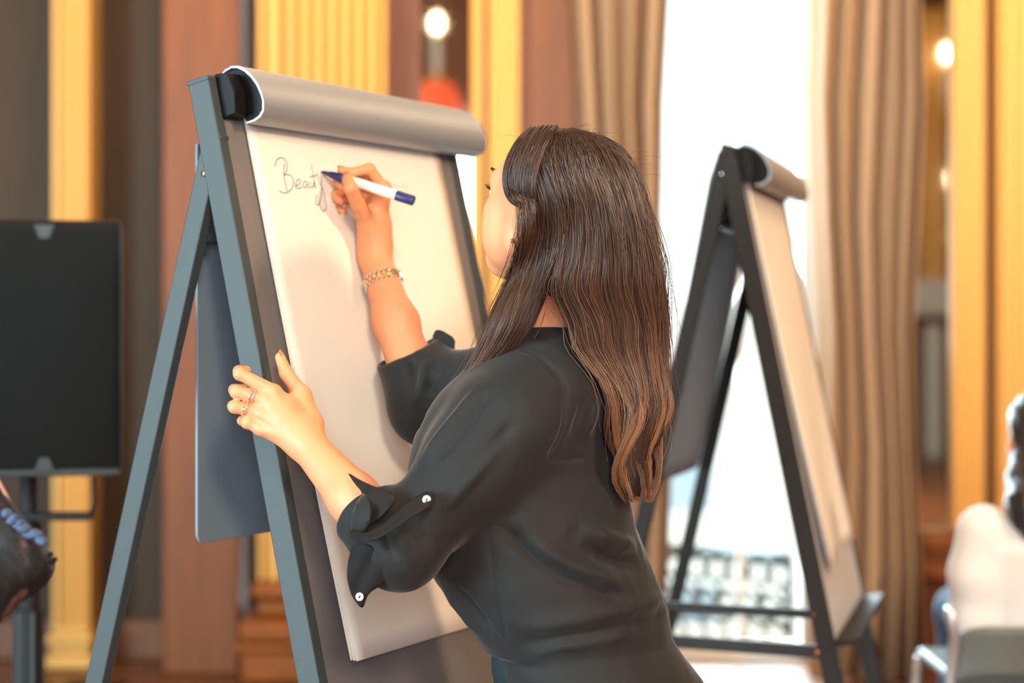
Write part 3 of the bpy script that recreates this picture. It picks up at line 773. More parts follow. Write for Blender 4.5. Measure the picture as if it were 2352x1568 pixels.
def folds(V, Fc, items):
    N = vnormals(V, Fc); off = np.zeros(len(V))
    for amp, w, pts in items:
        P = snap(V, N, pts)
        if len(P) < 2: continue
        Q = np.array(P)
        for _ in range(2):
            q = np.empty((2 * len(Q) - 2, 3)); q[0::2] = .75 * Q[:-1] + .25 * Q[1:]; q[1::2] = .25 * Q[:-1] + .75 * Q[1:]
            Q = np.vstack([Q[:1], q, Q[-1:]])
        d = seg_dist(V, Q)
        ends = np.minimum(np.linalg.norm(V - Q[0], axis=1), np.linalg.norm(V - Q[-1], axis=1))
        off += amp * np.exp(-(d / w) ** 2) * np.clip(ends / (3 * w), .15, 1)
    return V + N * off[:, None]
def wav(V, f, seed):
    rng = np.random.default_rng(seed); o = np.zeros(len(V))
    for _ in range(6):
        k = rng.normal(size=3) * f; o += np.sin(V @ k + rng.uniform(0, 6.28))
    return o / 6
# ------------------------------------------------------------------ the woman
SKIN = mat('skin', (227, 150, 108), 0.5, 0, 0.35, noise=0.04, nscale=25)
BLOUSE = mat('charcoal_crepe', (30, 31, 32), 0.75, 0, 0.3, noise=0.06, nscale=300, bump=0.12, bscale=900)
b_ = BLOUSE.node_tree.nodes['Principled BSDF']; b_.inputs['Sheen Weight'].default_value = .12; b_.inputs['Sheen Roughness'].default_value = .4
TROUSER = mat('dark_teal_trousers', (30, 44, 48), 0.8, 0, 0.3, bump=0.1, bscale=900)
NAIL = mat('coral_nail', (214, 112, 78), 0.25)
BUTTON = mat('pearl_button', (226, 224, 218), 0.3)

person = empty('person', (U(1366, 1500, 3.14)[0], 3.14, 0), 'woman with long brown hair in a charcoal blouse writing on the main flip chart', 'person')

# --- body landmarks
HS = 1.06
hc = U(1266, 432, 3.06)                                  # centre of the skull
al, tau = math.radians(44), math.radians(10)
hF = np.array([-math.cos(al) * math.cos(tau), math.sin(al) * math.cos(tau), math.sin(tau)])
hL = np.array([-math.sin(al), -math.cos(al), 0.0])
hU = np.cross(hF, hL); hU = hU if hU[2] > 0 else -hU
HA = np.array([hF, hL, hU])
def H(f, l, u): return hc + HS * (f * hF + l * hL + u * hU)

neck0 = U(1278, 765, 3.12)
TY = math.radians(38)
TD = 3.12
tsec_px = [(752, 1279, .070, .066), (775, 1276, .088, .075), (800, 1270, .125, .088), (840, 1260, .165, .105), (900, 1232, .185, .135), (950, 1211, .19, .150), (1000, 1190, .192, .157),
           (1080, 1183, .197, .162), (1200, 1208, .198, .168), (1320, 1250, .198, .170), (1400, 1298, .190, .156), (1460, 1322, .180, .146), (1487, 1336, .172, .139)]
def sec(rows, grow=0.0, d=TD): return [(ZZ(y, d), XX(x, d), d, rx + grow, ry + grow) for y, x, rx, ry in rows]

LS = U(1226, 905, 3.00); LE = U(914, 1262, 2.92); LW = U(698, 1012, 3.055)
RS = U(1330, 880, 3.25); RE = U(962, 893, 3.36); RW = U(860, 588, 3.475)

# left hand on the post
def ray_to(px, py, d): return U(px, py, d)
lh = dict(
    index=[ray_to(630, 900, 3.075), ray_to(551, 858, 3.075), ray_to(548, 852, 3.105), ray_to(566, 850, 3.122)],
    middle=[ray_to(616, 921, 3.070), ray_to(543, 899, 3.068), ray_to(538, 895, 3.100), ray_to(558, 892, 3.118)],
    ring=[ray_to(604, 950, 3.068), ray_to(539, 934, 3.064), ray_to(535, 932, 3.095), ray_to(556, 930, 3.113)],
    pinky=[ray_to(600, 985, 3.068), ray_to(568, 970, 3.064), ray_to(556, 966, 3.090), ray_to(575, 964, 3.105)],
    thumb=[ray_to(716, 972, 3.075), ray_to(692, 908, 3.095), ray_to(658, 858, 3.125), ray_to(643, 820, 3.140)])
body = Field()
# head
def add_head(f, H, HA, HS):
    f.ell(H(-.004, 0, .002), HA, np.array([.094, .075, .078]) * HS, .01)
    f.ell(H(.036, 0, -.052), HA, np.array([.058, .058, .080]) * HS, .02)
    for sgn in (1, -1):
        f.cone(H(.0, sgn * .052, -.082), H(.066, sgn * .012, -.122), .022 * HS, .020 * HS, .03)
        f.cone(H(-.005, sgn * .055, -.04), H(.0, sgn * .052, -.082), .02 * HS, .022 * HS, .03)
        f.ball(H(.056, sgn * .032, -.052), .034 * HS, .03)
        f.ball(H(.052, sgn * .034, -.090), .028 * HS, .03)
        f.cone(H(.080, sgn * .012, .002), H(.066, sgn * .045, .002), .016 * HS, .014 * HS, .02)
        f.ball(H(.110, sgn * .011, -.054), .0085 * HS, .008)
        f.ell(H(-.026, sgn * .083, -.046), HA, np.array([.018, .008, .031]) * HS, .006)
        f.ball(H(-.022, sgn * .083, -.078), .008 * HS, .006)
    f.ball(H(.082, 0, -.120), .022 * HS, .03)
    f.cone(H(.090, 0, .0), H(.116, 0, -.046), .008 * HS, .0105 * HS, .014)
    f.cone(H(.094, -.015, -.081), H(.094, .015, -.081), .0078 * HS, .0078 * HS, .008)
    f.cone(H(.091, -.013, -.0935), H(.091, .013, -.0935), .0085 * HS, .0085 * HS, .008)
    for sgn in (1, -1): f.ball(H(.096, sgn * .032, -.020), .012 * HS, .014, True)
M['lip'] = mat('lips', (190, 100, 90), 0.4)
add_head(body, H, HA, HS)
# neck, torso core
body.chain([H(-.022, 0, -.07), neck0 + (0, 0, .04), neck0 - (0, 0, .06)], [.052, .050, .062], .03)
body.loft([r for r in sec([(y, x, rx * .86, ry * .86) for y, x, rx, ry in tsec_px[2:-2]])] , TY, .03)
pel = U(1362, 1568, 3.14)
body.loft([(ZZ(1440, TD), XX(1330, TD), TD, .14, .11), (pel[2], pel[0], 3.14, .14, .11), (pel[2] - .12, pel[0] + .01, 3.14, .14, .105)], TY, .03)
lat = np.array([-math.sin(TY), -math.cos(TY), 0])
hipL = np.array([pel[0] + .01, 3.14, .70]) + lat * .085; hipR = np.array([pel[0] + .01, 3.14, .70]) - lat * .085
fwd = np.array([-math.cos(TY), math.sin(TY), 0])
for hp in (hipL, hipR):
    kn = hp * [1, 1, 0] + [0, 0, .45] + fwd * .03; an = hp * [1, 1, 0] + [0, 0, .085] - fwd * .01
    body.chain([hp, kn, an], [.082, .052, .034], .03)
    body.cone(an - [0, 0, .045], an + fwd * .15 - [0, 0, .055], .034, .024, .02)
# left arm
body.chain([LS, LE, LE * .55 + LW * .45, LW], [.050, .042, .039, .0275], .02)
pm = (lh['index'][0] + lh['pinky'][0]) / 2
palm_axis = nrm(lh['index'][0] - lh['pinky'][0])
body.cone(LW, LW * .5 + lh['middle'][0] * .5 + [0, .004, 0], .027, .026, .02)
for nme in ('index', 'middle', 'ring', 'pinky'):
    a = LW * .72 + lh[nme][0] * .28
    body.cone(a, lh[nme][0] + [0, .004, 0], .017, .0125, .018)
nout = nrm(np.array([-.3, -.93, .2]))
for nme in ('index', 'middle', 'ring', 'pinky'):          # tendons and knuckles
    body.cone(LW * .55 + lh[nme][0] * .45 + nout * .0185, lh[nme][0] + nout * .0085, .0035, .0052, .010)
    body.ball(lh[nme][0] + nout * .004, .0108, .006); body.ball(lh[nme][1], .0108, .004)
body.cone(LW, lh['thumb'][0], .022, .019, .02)
for nme, r in (('index', (.0118, .0102, .0092, .0078)), ('middle', (.0118, .0104, .0094, .008)), ('ring', (.0112, .0100, .009, .0075)), ('pinky', (.0105, .0092, .008, .0068)), ('thumb', (.019, .0135, .0118, .0085))):
    body.chain(lh[nme], r, .004)
body.cone(lh['thumb'][1], lh['index'][0] * .6 + LW * .4, .010, .012, .022)
# right arm
body.chain([RS, RE, RE * .5 + RW * .5, RW], [.05, .042, .040, .0275], .02)
g = tipP + ax * .052                                      # where the pen is gripped
RK = U(866, 470, 3.48)
rMi = U(880, 434, 3.468); rMm = U(866, 434, 3.495); rMr = U(848, 444, 3.515); rMp = U(830, 460, 3.525)
rh = dict(
    index=[rMi, U(848, 388, 3.447), U(808, 397, 3.435), tipP + ax * .040 + np.array([0, .004, .014])],
    thumb=[U(846, 512, 3.455), U(822, 470, 3.420), U(805, 432, 3.392), tipP + ax * .050 + np.array([.004, -.016, .002])],
    middle=[rMm, U(820, 402, 3.462), U(775, 420, 3.455), tipP + ax * .042 + np.array([.002, -.000, -.016])],
    ring=[rMr, U(796, 432, 3.485), U(765, 450, 3.465), U(784, 462, 3.44)],
    pinky=[rMp, U(792, 458, 3.495), U(768, 474, 3.475), U(788, 484, 3.455)])
body.cone(RW, RW * .45 + RK * .55, .027, .028, .02)
for nme in ('index', 'middle', 'ring', 'pinky'):
    a = RW * .75 + rh[nme][0] * .25
    body.cone(a, rh[nme][0], .018, .0125, .02)
body.cone(RW * .8 + RK * .2, rh['thumb'][0], .024, .018, .02)
body.cone(rh['thumb'][0], rMi, .015, .012, .02)
for nme, r in (('index', (.0118, .0105, .0092, .0078)), ('middle', (.0118, .0100, .009, .0078)), ('ring', (.011, .0098, .009, .0078)), ('pinky', (.010, .009, .008, .007)), ('thumb', (.0175, .0138, .0122, .0095))):
    body.chain(rh[nme], r, .004)
V, Fc = body.mesh(.0028)
V = relax(V, Fc, 2, .4)
bodyo = mk('body', V, Fc, SKIN, person, smooth=True)
BV, BF = V, Fc
near_ = np.linalg.norm(V[Fc].mean(1) - hc, axis=1) < .2
lipmask = np.zeros(len(Fc), np.int32)
cc_ = V[Fc[near_]].mean(1); LP = np.array([H(.1, t, u) for t in np.linspace(-.016, .016, 9) for u in (-.0815, -.0935)])
lipmask[near_] = np.min(np.linalg.norm(cc_[:, None] - LP[None], axis=2), 1) < .0085 * HS
bodyo.data.materials.append(M['lip']); bodyo.data.polygons.foreach_set('material_index', lipmask)

# finger nails
def nail(tip, prev, face, w, l, out=.0):
    axn = nrm(tip - prev); nn = nrm(face - axn * np.dot(face, axn)); sd = np.cross(axn, nn)
    G = [[tip + axn * (v * l - .25 * l) + sd * (u * w * (1 - .35 * max(v, 0) ** 2)) + nn * (out - .35 * w * u * u - .0006 * v * v) for u in np.linspace(-1, 1, 7)] for v in np.linspace(-.6, 1.35, 8)]
    mk('fingernail', *(lambda m: (m.V, m.F))(MB().grid(G)), NAIL, bodyo, smooth=True, solid=.0008)
nail(lh['thumb'][3], lh['thumb'][2], np.array([.72, -.55, .25]), .0062, .0095, .0080)
nail(rh['thumb'][3], rh['thumb'][2], np.array([-.15, -.95, .2]), .0060, .0085, .0090)
nail(rh['index'][3], rh['index'][2], np.array([-.1, .1, 1]), .0052, .0080, .0074)
for nme in ('index', 'middle', 'ring', 'pinky'):
    nail(lh[nme][3], lh[nme][2], np.array([-.2, .95, .1]), .0050, .0080, .0076)

# eyes, lashes, brows
EYEW = mat('eye_white', (236, 230, 224), 0.2); IRIS = mat('brown_iris', (60, 36, 22), 0.2); LASH = mat('dark_lash', (26, 18, 15), 0.6)
def add_eyes(H, HS, hF, hL, hU, bodyo):
    for sgn in (1, -1):
        c = H(.0805, sgn * .032, -.020)
        e = MB().lathe([(.0125 * HS * math.sin(t), -.0125 * HS * math.cos(t)) for t in np.linspace(0.02, 3.12, 12)], c, 16, hF).to('eye', EYEW, bodyo, smooth=True)
        MB().lathe([(.0062, .0108 * HS), (.0058, .0120 * HS), (.001, .0128 * HS)], c, 14, hF).to('iris', IRIS, bodyo, smooth=True)
        lm = MB()
        for t in np.linspace(-1, 1, 15):
            p0 = H(.0895 - .006 * t * t, sgn * (.032 + .0125 * t), -.0135 - .002 * t * t)
            lm.tube([p0, p0 + hF * .006 + hU * .002 + sgn * hL * t * .002, p0 + hF * .010 + hU * .007 + sgn * hL * t * .005], [.0007, .0005, .0002], 4)
        lm.to('eyelashes', LASH, bodyo)
        bm_ = MB()
        for t in np.linspace(0, 1, 22):
            p0 = H(.0935 - .018 * t ** 2, sgn * (.016 + .036 * t), .010 + .006 * math.sin(2.4 * t))
            bm_.tube([p0, p0 + sgn * hL * .006 + hU * .003 + hF * .001], [.0009, .0003], 4)
        bm_.to('eyebrow', LASH, bodyo)
add_eyes(H, HS, hF, hL, hU, bodyo)

# --- blouse
bl = Field()
bl.loft(sec(tsec_px), TY, .02)
SR = .012
# left sleeve (loose) and rolled cuff
m1 = LS * .55 + LE * .45
LC = LE * .66 + LW * .34                                   # end of the sleeve on the forearm
def cut(f, c, d, R):                                       # cut a sleeve off square at c
    c = np.array(c); d = nrm(d)
    f.add(lambda P: np.maximum(-((P - c) @ d), np.linalg.norm(P - c, axis=-1) - R), c - R, c + R, .004, True)
bl.chain([LS + [.01, .03, -.01], LS * .8 + LE * .2, m1, LE + [.006, 0, .010]], [.080, .081, .075, .060], .035)
bl.ball(LE + [.004, 0, .002], .056, .03)
bl.chain([LE, LC], [.058, .056], .03)
cut(bl, LC, nrm(LW - LE), .09)
bl.cone(LC - nrm(LW - LE) * .02, LC + nrm(LW - LE) * .02, .046, .053, .004, True)
# right sleeve
RC = RE * .68 + RW * .32
bl.chain([RS, RS * .5 + RE * .5 + [0, 0, -.01], RE + [.02, 0, .0]], [.085, .075, .068], .03)
bl.cone(RE + [.015, 0, -.005], RC, .068, .062, .03)
bl.ball(RE + [.005, -.01, -.055], .040, .05)
rd = nrm(RW - RE)
cut(bl, RC - rd * .012, np.array([-.42, -.1, .9]), .10)
bl.cone(RC - rd * .03, RC + rd * .02, .050, .058, .004, True)
# shirt tail below the gathered waist
tail = [(ZZ(1478, TD), XX(1345, TD), TD - .006, .166, .134), (ZZ(1520, TD), XX(1364, TD), TD - .012, .174, .142), (ZZ(1568, TD), XX(1390, TD), TD - .008, .184, .150), (ZZ(1640, TD), XX(1404, TD), TD, .190, .154)]
bl.loft(tail, TY, .006)
V, Fc = bl.mesh(.0032)
V = relax(V, Fc, 6, .5)
V = V + vnormals(V, Fc) * (.0030 * wav(V, 26, 1) + .0017 * wav(V, 60, 2))[:, None]
V = folds(V, Fc, [
    (-0.0053, .006, [(1192, 800), (1250, 828), (1292, 878), (1300, 930), (1288, 1000), (1256, 1056)]),
    (-0.0030, .004, [(1256, 1057), (1300, 1056), (1348, 1050)]),
    (-0.0135, .012, [(1150, 1192), (1180, 1235), (1226, 1280), (1320, 1338), (1432, 1376)]),
    (0.0150, .018, [(1200, 1225), (1260, 1280), (1340, 1320), (1440, 1350)]),
    (-0.0180, .016, [(1330, 1240), (1396, 1282), (1470, 1292)]),
    (0.0165, .018, [(1320, 1205), (1400, 1250), (1466, 1262)]),
    (-0.0030, .004, [(1120, 1210), (1134, 1308), (1152, 1398), (1164, 1464)]),
    (-0.0120, .016, [(1172, 1478), (1240, 1470), (1321, 1458), (1440, 1432), (1530, 1400)]),
    (0.0120, .020, [(1180, 1452), (1321, 1432), (1460, 1400), (1528, 1375)]),
    (0.0090, .010, [(1240, 1488), (1330, 1476), (1450, 1450)]),
    (0.0090, .012, [(1010, 1340), (1060, 1400), (1110, 1470)]), (-0.0090, .010, [(1040, 1335), (1085, 1395), (1135, 1460)]),
    (0.0075, .010, [(1100, 890), (1030, 980), (970, 1060)]), (-0.0075, .008, [(1128, 895), (1060, 990), (1000, 1060)]),
    (0.0060, .010, [(1160, 1000), (1090, 1080), (1020, 1140)]), (-0.0060, .009, [(1190, 960), (1120, 1040), (1060, 1100)]),
    (-0.0090, .008, [(880, 1195), (890, 1240), (915, 1290)]), (0.0090, .010, [(900, 1185), (915, 1235), (945, 1280)]),
    (-0.0075, .008, [(940, 1190), (960, 1225), (990, 1255)]), (0.0060, .009, [(1000, 1180), (1060, 1130), (1120, 1050)]),
    (-0.0060, .009, [(1340, 900), (1330, 960), (1310, 1010)]), (0.0060, .01, [(1370, 900), (1360, 960), (1340, 1020)]),
    (-0.0105, .010, [(930, 800), (955, 850), (950, 920)]), (-0.0105, .01, [(1010, 850), (985, 900), (960, 970)]), (0.0090, .01, [(980, 820), (970, 880), (945, 950)]),
])
V = relax(V, Fc, 1, .3)
blouse = mk('blouse', V, Fc, BLOUSE, person, smooth=True)
SV, SN = V, vnormals(V, Fc)

# cloth pieces laid on the blouse: outline in photo pixels -> curved thin shell at the given depths
def cloth(name, outline, dep, parent, mt=BLOUSE, th=.002, step=9, bulge=.0, wave=0.0):
    ol = [Vector(p[:2]) for p in outline]; n = len(ol)
    xs_ = [p[0] for p in outline]; ys_ = [p[1] for p in outline]
    pts = list(ol); edges = [(i, (i + 1) % n) for i in range(n)]
    for x in np.arange(min(xs_) + step / 2, max(xs_), step):
        for y_ in np.arange(min(ys_) + step / 2, max(ys_), step): pts.append(Vector((x, y_)))
    r = delaunay_2d_cdt(pts, edges, [list(range(n))], 1, .01)
    vs_, fs_ = r[0], r[2]
    A = np.array([[1, p[0], p[1]] for p in dep]); co = np.linalg.lstsq(A, np.array([p[2] for p in dep]), rcond=None)[0]
    cx_, cy_ = np.mean(xs_), np.mean(ys_); R_ = max(max(xs_) - min(xs_), max(ys_) - min(ys_)) / 2
    V_ = []
    for v in vs_:
        d = co @ np.array([1, v[0], v[1]]); rr = ((v[0] - cx_) ** 2 + (v[1] - cy_) ** 2) / R_ ** 2
        d += bulge * (rr - .5) + wave * math.sin(v[0] * .11 + v[1] * .06)
        V_.append(U(v[0], v[1], d))
    return mk(name, V_, fs_, mt, parent, smooth=True, solid=th)
def smooth_outline(pts, it=2):
    pts = np.array(pts, float)
    for _ in range(it):
        nx = np.roll(pts, -1, 0); q = np.empty((2 * len(pts), 2)); q[0::2] = .8 * pts + .2 * nx; q[1::2] = .2 * pts + .8 * nx; pts = q
    return pts.tolist()
def button(px, py, d, nrm_, parent, r=.0062):
    c = U(px, py, d)
    MB().lathe([(r, -.0008), (r, .0006), (r * .86, .0012), (r * .78, .0008), (.0005, .0008)], c, 18, nrm_).to('button', BUTTON, parent, smooth=True)
    MB().tube([c + np.array(nrm_) * .0012 + np.array([.0012, -.001, .0022]), c + np.array(nrm_) * .0012 - np.array([.0012, .001, .0022])], .0011, 6).to('button_thread', M['black'], parent)
CUFF_IN = mat('charcoal_crepe_wrong_side', (28, 26, 26), 0.8, 0, 0.25, bump=.1, bscale=900)
cf = cloth('cuff_flap', smooth_outline([(797, 1083), (830, 1104), (862, 1118), (915, 1137), (900, 1160), (872, 1190), (846, 1206), (840, 1160), (832, 1130), (815, 1112)]), [(797, 1083, 2.925), (915, 1137, 2.86), (850, 1200, 2.855)], blouse, CUFF_IN, .0022, bulge=.012, wave=.003)
cf2 = cloth('cuff_flap', smooth_outline([(812, 1245), (800, 1285), (797, 1325), (806, 1365), (833, 1401), (846, 1362), (872, 1345), (898, 1318), (872, 1278), (850, 1252)]), [(812, 1245, 2.865), (833, 1401, 2.90), (898, 1318, 2.865)], blouse, CUFF_IN, .0022, bulge=.008, wave=.002)
button(826, 1370, 2.886, (-.3, -.93, 0.1), cf2)
tb = cloth('sleeve_tab', smooth_outline([(806, 1215), (840, 1228), (880, 1205), (920, 1170), (955, 1143), (975, 1130), (995, 1132), (999, 1146), (985, 1164), (950, 1184), (905, 1215), (870, 1236), (830, 1246), (806, 1238)], 1), [(806, 1225, 2.852), (900, 1190, 2.838), (995, 1140, 2.846)], blouse, CUFF_IN, .003, bulge=.004)
button(980, 1147, 2.838, (-.2, -.97, .12), tb)
cloth('cuff_roll', smooth_outline([(838, 1130), (852, 1160), (850, 1196), (838, 1218), (812, 1232), (806, 1205), (815, 1160)]), [(838, 1130, 2.87), (812, 1232, 2.862), (850, 1196, 2.852)], blouse, BLOUSE, .003, bulge=.02)
cloth('chest_pocket', smooth_outline([(962, 988), (1010, 990), (1040, 1000), (1030, 1070), (985, 1120), (940, 1090), (950, 1030)], 1), [(962, 988, 3.085), (1030, 1000, 3.06), (985, 1120, 3.05)], blouse, BLOUSE, .003, bulge=.01)
cloth('cuff_flap', smooth_outline([(992, 775), (1000, 758), (1014, 758), (1046, 778), (1044, 806), (1030, 812), (1010, 800)], 1), [(992, 775, 3.37), (1046, 778, 3.37), (1030, 812, 3.36)], blouse, BLOUSE, .003)
button(972, 972, 3.30, (-.3, -.93, .1), blouse, .005)
# collar stand
cG = []
for h, r, dz in ((0, .066, 0), (.008, .064, .0), (.014, .0635, .0)):
    cG.append([neck0 + np.array([0, 0, -.006 + h]) + r * (math.cos(t) * fwd * 1.02 + math.sin(t) * lat) + fwd * (.004) + np.array([0, 0, -.030 * max(0, math.cos(t))]) for t in np.linspace(.25, 2 * math.pi - .25, 40)])
mk('collar', *(lambda m: (m.V, m.F))(MB().grid(cG)), BLOUSE, blouse, smooth=True, solid=.003)

# --- trousers and shoes
tr_ = Field()
tr_.loft([(ZZ(1488, TD), XX(1326, TD), TD, .155, .130), (ZZ(1530, TD), XX(1334, TD), TD + .005, .160, .138), (pel[2], XX(1346, TD), TD + .01, .164, .140), (pel[2] - .13, pel[0] + .012, 3.14, .168, .13)], TY, .02)
for hp in (hipL, hipR):
    kn = hp * [1, 1, 0] + [0, 0, .45] + fwd * .03; an = hp * [1, 1, 0] + [0, 0, .11] - fwd * .01
    tr_.chain([hp, kn, an], [.092, .070, .058], .02)
V, Fc = tr_.mesh(.006); V = relax(V, Fc, 3, .5)
mk('trousers', V, Fc, TROUSER, person, smooth=True)
for hp in (hipL, hipR):
    an = hp * [1, 1, 0] + [0, 0, .085] - fwd * .01
    sh = Field(); sh.cone(an - [0, 0, .042], an + fwd * .16 - [0, 0, .055], .042, .031, .02)
    sh.add(lambda P: P[..., 2], [-5, -5, -1], [5, 5, 0.0], 0, True)
    V, Fc = sh.mesh(.006); V[:, 2] = np.maximum(V[:, 2], 0.001); mk('shoe', V, Fc, M['black'], person, smooth=True)

# --- jewellery
GOLD = mat('gold_jewellery', (236, 206, 150), 0.18, 1.0); SILV = mat('silver_jewellery', (232, 230, 228), 0.15, 1.0)
wa = RW * .80 + RE * .20; wd = nrm(RE - RW)
wu = nrm(np.cross(wd, [0, 1, 0])); wv = np.cross(wd, wu)
br = empty('bracelet', wa, None, None); br.parent = person; br.location = Vector(wa) - person.location
R0 = .0335
for row, off in enumerate((-.0075, 0, .0075)):
    for k in range(22):
        a = 2 * math.pi * (k + (.5 if row == 1 else 0)) / 22; c = wa + wd * off + R0 * (math.cos(a) * wu + math.sin(a) * wv); nn = math.cos(a) * wu + math.sin(a) * wv
        if row == 1: MB().beam(c - wd * .0042, c + wd * .0042, nn, .0040, .0075).to('bracelet_link', GOLD, br, bevel=.001)
        else: MB().lathe([(.0034, -.002), (.0034, .001), (.0018, .0026)], c, 8, nn).to('bracelet_bead', SILV, br)
def ring(p, q, t, r, nm='ring', stone=False, w=.0016):
    c = p * (1 - t) + q * t; d = nrm(q - p); u = nrm(np.cross(d, [0, 0, 1])); v = np.cross(d, u)
    P = [c + r * (math.cos(x) * u + math.sin(x) * v) for x in np.linspace(0, 2 * math.pi, 25)]
    o = MB().tube(P, w, 8, cap=False, ref=d).to('finger_ring', SILV, person, smooth=True)
    if stone: MB().lathe([(.002, -.001), (.0042, .001), (.003, .003), (.0005, .0036)], c + np.array([-.15, -.98, .1]) * r, 10, (-.15, -.98, .1)).to('stone', GOLD, o)
ring(lh['middle'][0], lh['middle'][1], .46, .0122); ring(lh['middle'][0], lh['middle'][1], .56, .0120)
ring(lh['ring'][0], lh['ring'][1], .60, .0116, stone=True)
ec = H(-.022, .093, -.080)
MB().lathe([(.0005, -.004), (.003, -.002), (.003, .002), (.0005, .004)], ec, 10).to('earring', mat('coral_bead', (206, 84, 56), .3), person, smooth=True)
# ------------------------------------------------------------------ her hair
HAIR = bpy.data.materials.new('brown_hair'); HAIR.use_nodes = True
nt = HAIR.node_tree; b_ = nt.nodes['Principled BSDF']
at = nt.nodes.new('ShaderNodeAttribute'); at.attribute_name = 'tone'
cr = nt.nodes.new('ShaderNodeValToRGB'); el = cr.color_ramp.elements
el[0].position = 0; el[0].color = tuple(lin((34, 22, 17))) + (1,); el[1].position = 1; el[1].color = tuple(lin((206, 160, 112))) + (1,)
e_ = el.new(.35); e_.color = tuple(lin((78, 52, 38))) + (1,)
e_ = el.new(.65); e_.color = tuple(lin((140, 94, 60))) + (1,)
nt.links.new(at.outputs['Fac'], cr.inputs[0]); nt.links.new(cr.outputs[0], b_.inputs['Base Color'])
b_.inputs['Roughness'].default_value = .36; b_.inputs['Specular IOR Level'].default_value = .6

def curve(xs_, ys_):
    xs_ = np.array(xs_, float); ys_ = np.array(ys_, float); fx = np.linspace(xs_[0], xs_[-1], 300)
    v = np.interp(fx, xs_, ys_); k = np.hanning(13); k /= k.sum(); v = np.convolve(np.pad(v, 6, mode='edge'), k, 'valid')
    return lambda q: np.interp(q, fx, v)
HY = [294, 298, 306, 325, 345, 370, 400, 430, 470, 530, 600, 650, 700, 760]
hL_ = curve(HY, [1286, 1262, 1234, 1204, 1190, 1180, 1184, 1194, 1206, 1206, 1190, 1168, 1140, 1112])
hR_ = curve(HY, [1306, 1334, 1366, 1402, 1424, 1442, 1456, 1468, 1480, 1497, 1512, 1520, 1528, 1532])
hD_ = curve(HY, [.010, .045, .070, .092, .102, .109, .114, .117, .118, .116, .110, .104, .098, .09])
hC_ = curve(HY, [3.085, 3.085, 3.085, 3.085, 3.085, 3.085, 3.085, 3.085, 3.085, 3.085, 3.085, 3.08, 3.075, 3.07])
BY = [600, 650, 700, 745, 800, 870, 930, 1000, 1060, 1110, 1160]
bL_ = curve(BY, [1262, 1268, 1290, 1306, 1316, 1372, 1394, 1404, 1414, 1426, 1450])
bR_ = curve(BY, [1512, 1520, 1528, 1532, 1532, 1530, 1527, 1521, 1512, 1503, 1486])
bC_ = curve(BY, [3.085, 3.085, 3.09, 3.09, 3.09, 3.085, 3.08, 3.075, 3.075, 3.075, 3.08])
bD_ = curve(BY, [.110, .105, .098, .092, .085, .078, .070, .062, .056, .048, .03])
FY = [600, 650, 700, 745, 800, 850, 900, 950, 990]
fL_ = curve(FY, [1190, 1168, 1140, 1122, 1098, 1072, 1034, 1004, 990])
fR_ = curve(FY, [1262, 1258, 1244, 1226, 1190, 1124, 1074, 1034, 1012])
fC_ = curve(FY, [3.085, 3.08, 3.06, 3.04, 3.04, 3.045, 3.05, 3.055, 3.06])
fD_ = curve(FY, [.10, .095, .08, .06, .04, .028, .018, .012, .008])
CUT = -.45
def sstep(a, b, x): t = np.clip((x - a) / (b - a), 0, 1); return t * t * (3 - 2 * t)
def hair_pos(th, y, r=1.0, front=None):
    """angle round the head, photo row -> (px, depth)"""
    c, s_ = np.cos(th), np.sin(th)
    x0 = (hL_(y) + hR_(y)) / 2 + (hR_(y) - hL_(y)) / 2 * c * r; d0 = hC_(y) - hD_(y) * s_ * r
    if front is None: front = c < CUT
    ub = np.clip((c - CUT) / (1 - CUT), 0, 1); uf = np.clip((c + 1) / (1 + CUT), 0, 1)
    xb = bL_(y) + (bR_(y) - bL_(y)) * (.5 + (ub - .5) * r); xf = fL_(y) + (fR_(y) - fL_(y)) * (.5 + (uf - .5) * r)
    db = bC_(y) - bD_(y) * s_ * r; df = fC_(y) - fD_(y) * np.sign(s_) * np.sqrt(np.clip(1 - (2 * uf - 1) ** 2, 0, 1)) * r
    w = sstep(590, 740, y)
    return np.where(front, x0 * (1 - w) + xf * w, x0 * (1 - w) + xb * w), np.where(front, d0 * (1 - w) + df * w, d0 * (1 - w) + db * w)
# nearest skin and cloth behind each photo cell, so that the hair lies on top of them
def depth_map(V, cell=6):
    px, py = project(V); Nn = (V[:, 1] > .5)
    ix = np.clip((px[Nn] // cell).astype(int), 0, 399); iy = np.clip((py[Nn] // cell).astype(int), 0, 299)
    m = np.full((300, 400), 9.0); np.minimum.at(m, (iy, ix), V[Nn, 1])
    for _ in range(2):
        q = np.pad(m, 1, mode='edge'); m = np.min([q[1 + i:301 + i, 1 + j:401 + j] for i in (-1, 0, 1) for j in (-1, 0, 1)], 0) if _ == 0 else m
    return lambda x, y: m[np.clip((np.asarray(y) // cell).astype(int), 0, 299), np.clip((np.asarray(x) // cell).astype(int), 0, 399)]
dm_body = depth_map(BV[project(BV)[1] < 790]); dm_blouse = depth_map(SV)
def lift(th, x, y, d, front, gap):
    near = np.sin(th) > -.2
    d = np.where(near, np.minimum(d, dm_body(x, y) - gap), d)
    return np.where(near & ~front & (y > 730), np.minimum(d, dm_blouse(x, y) - gap), d)
def unproj(x, y, d): return np.stack([(x - 1176) / F * d, d + 0 * x, EYE + (HZ - y) / F * d], -1)

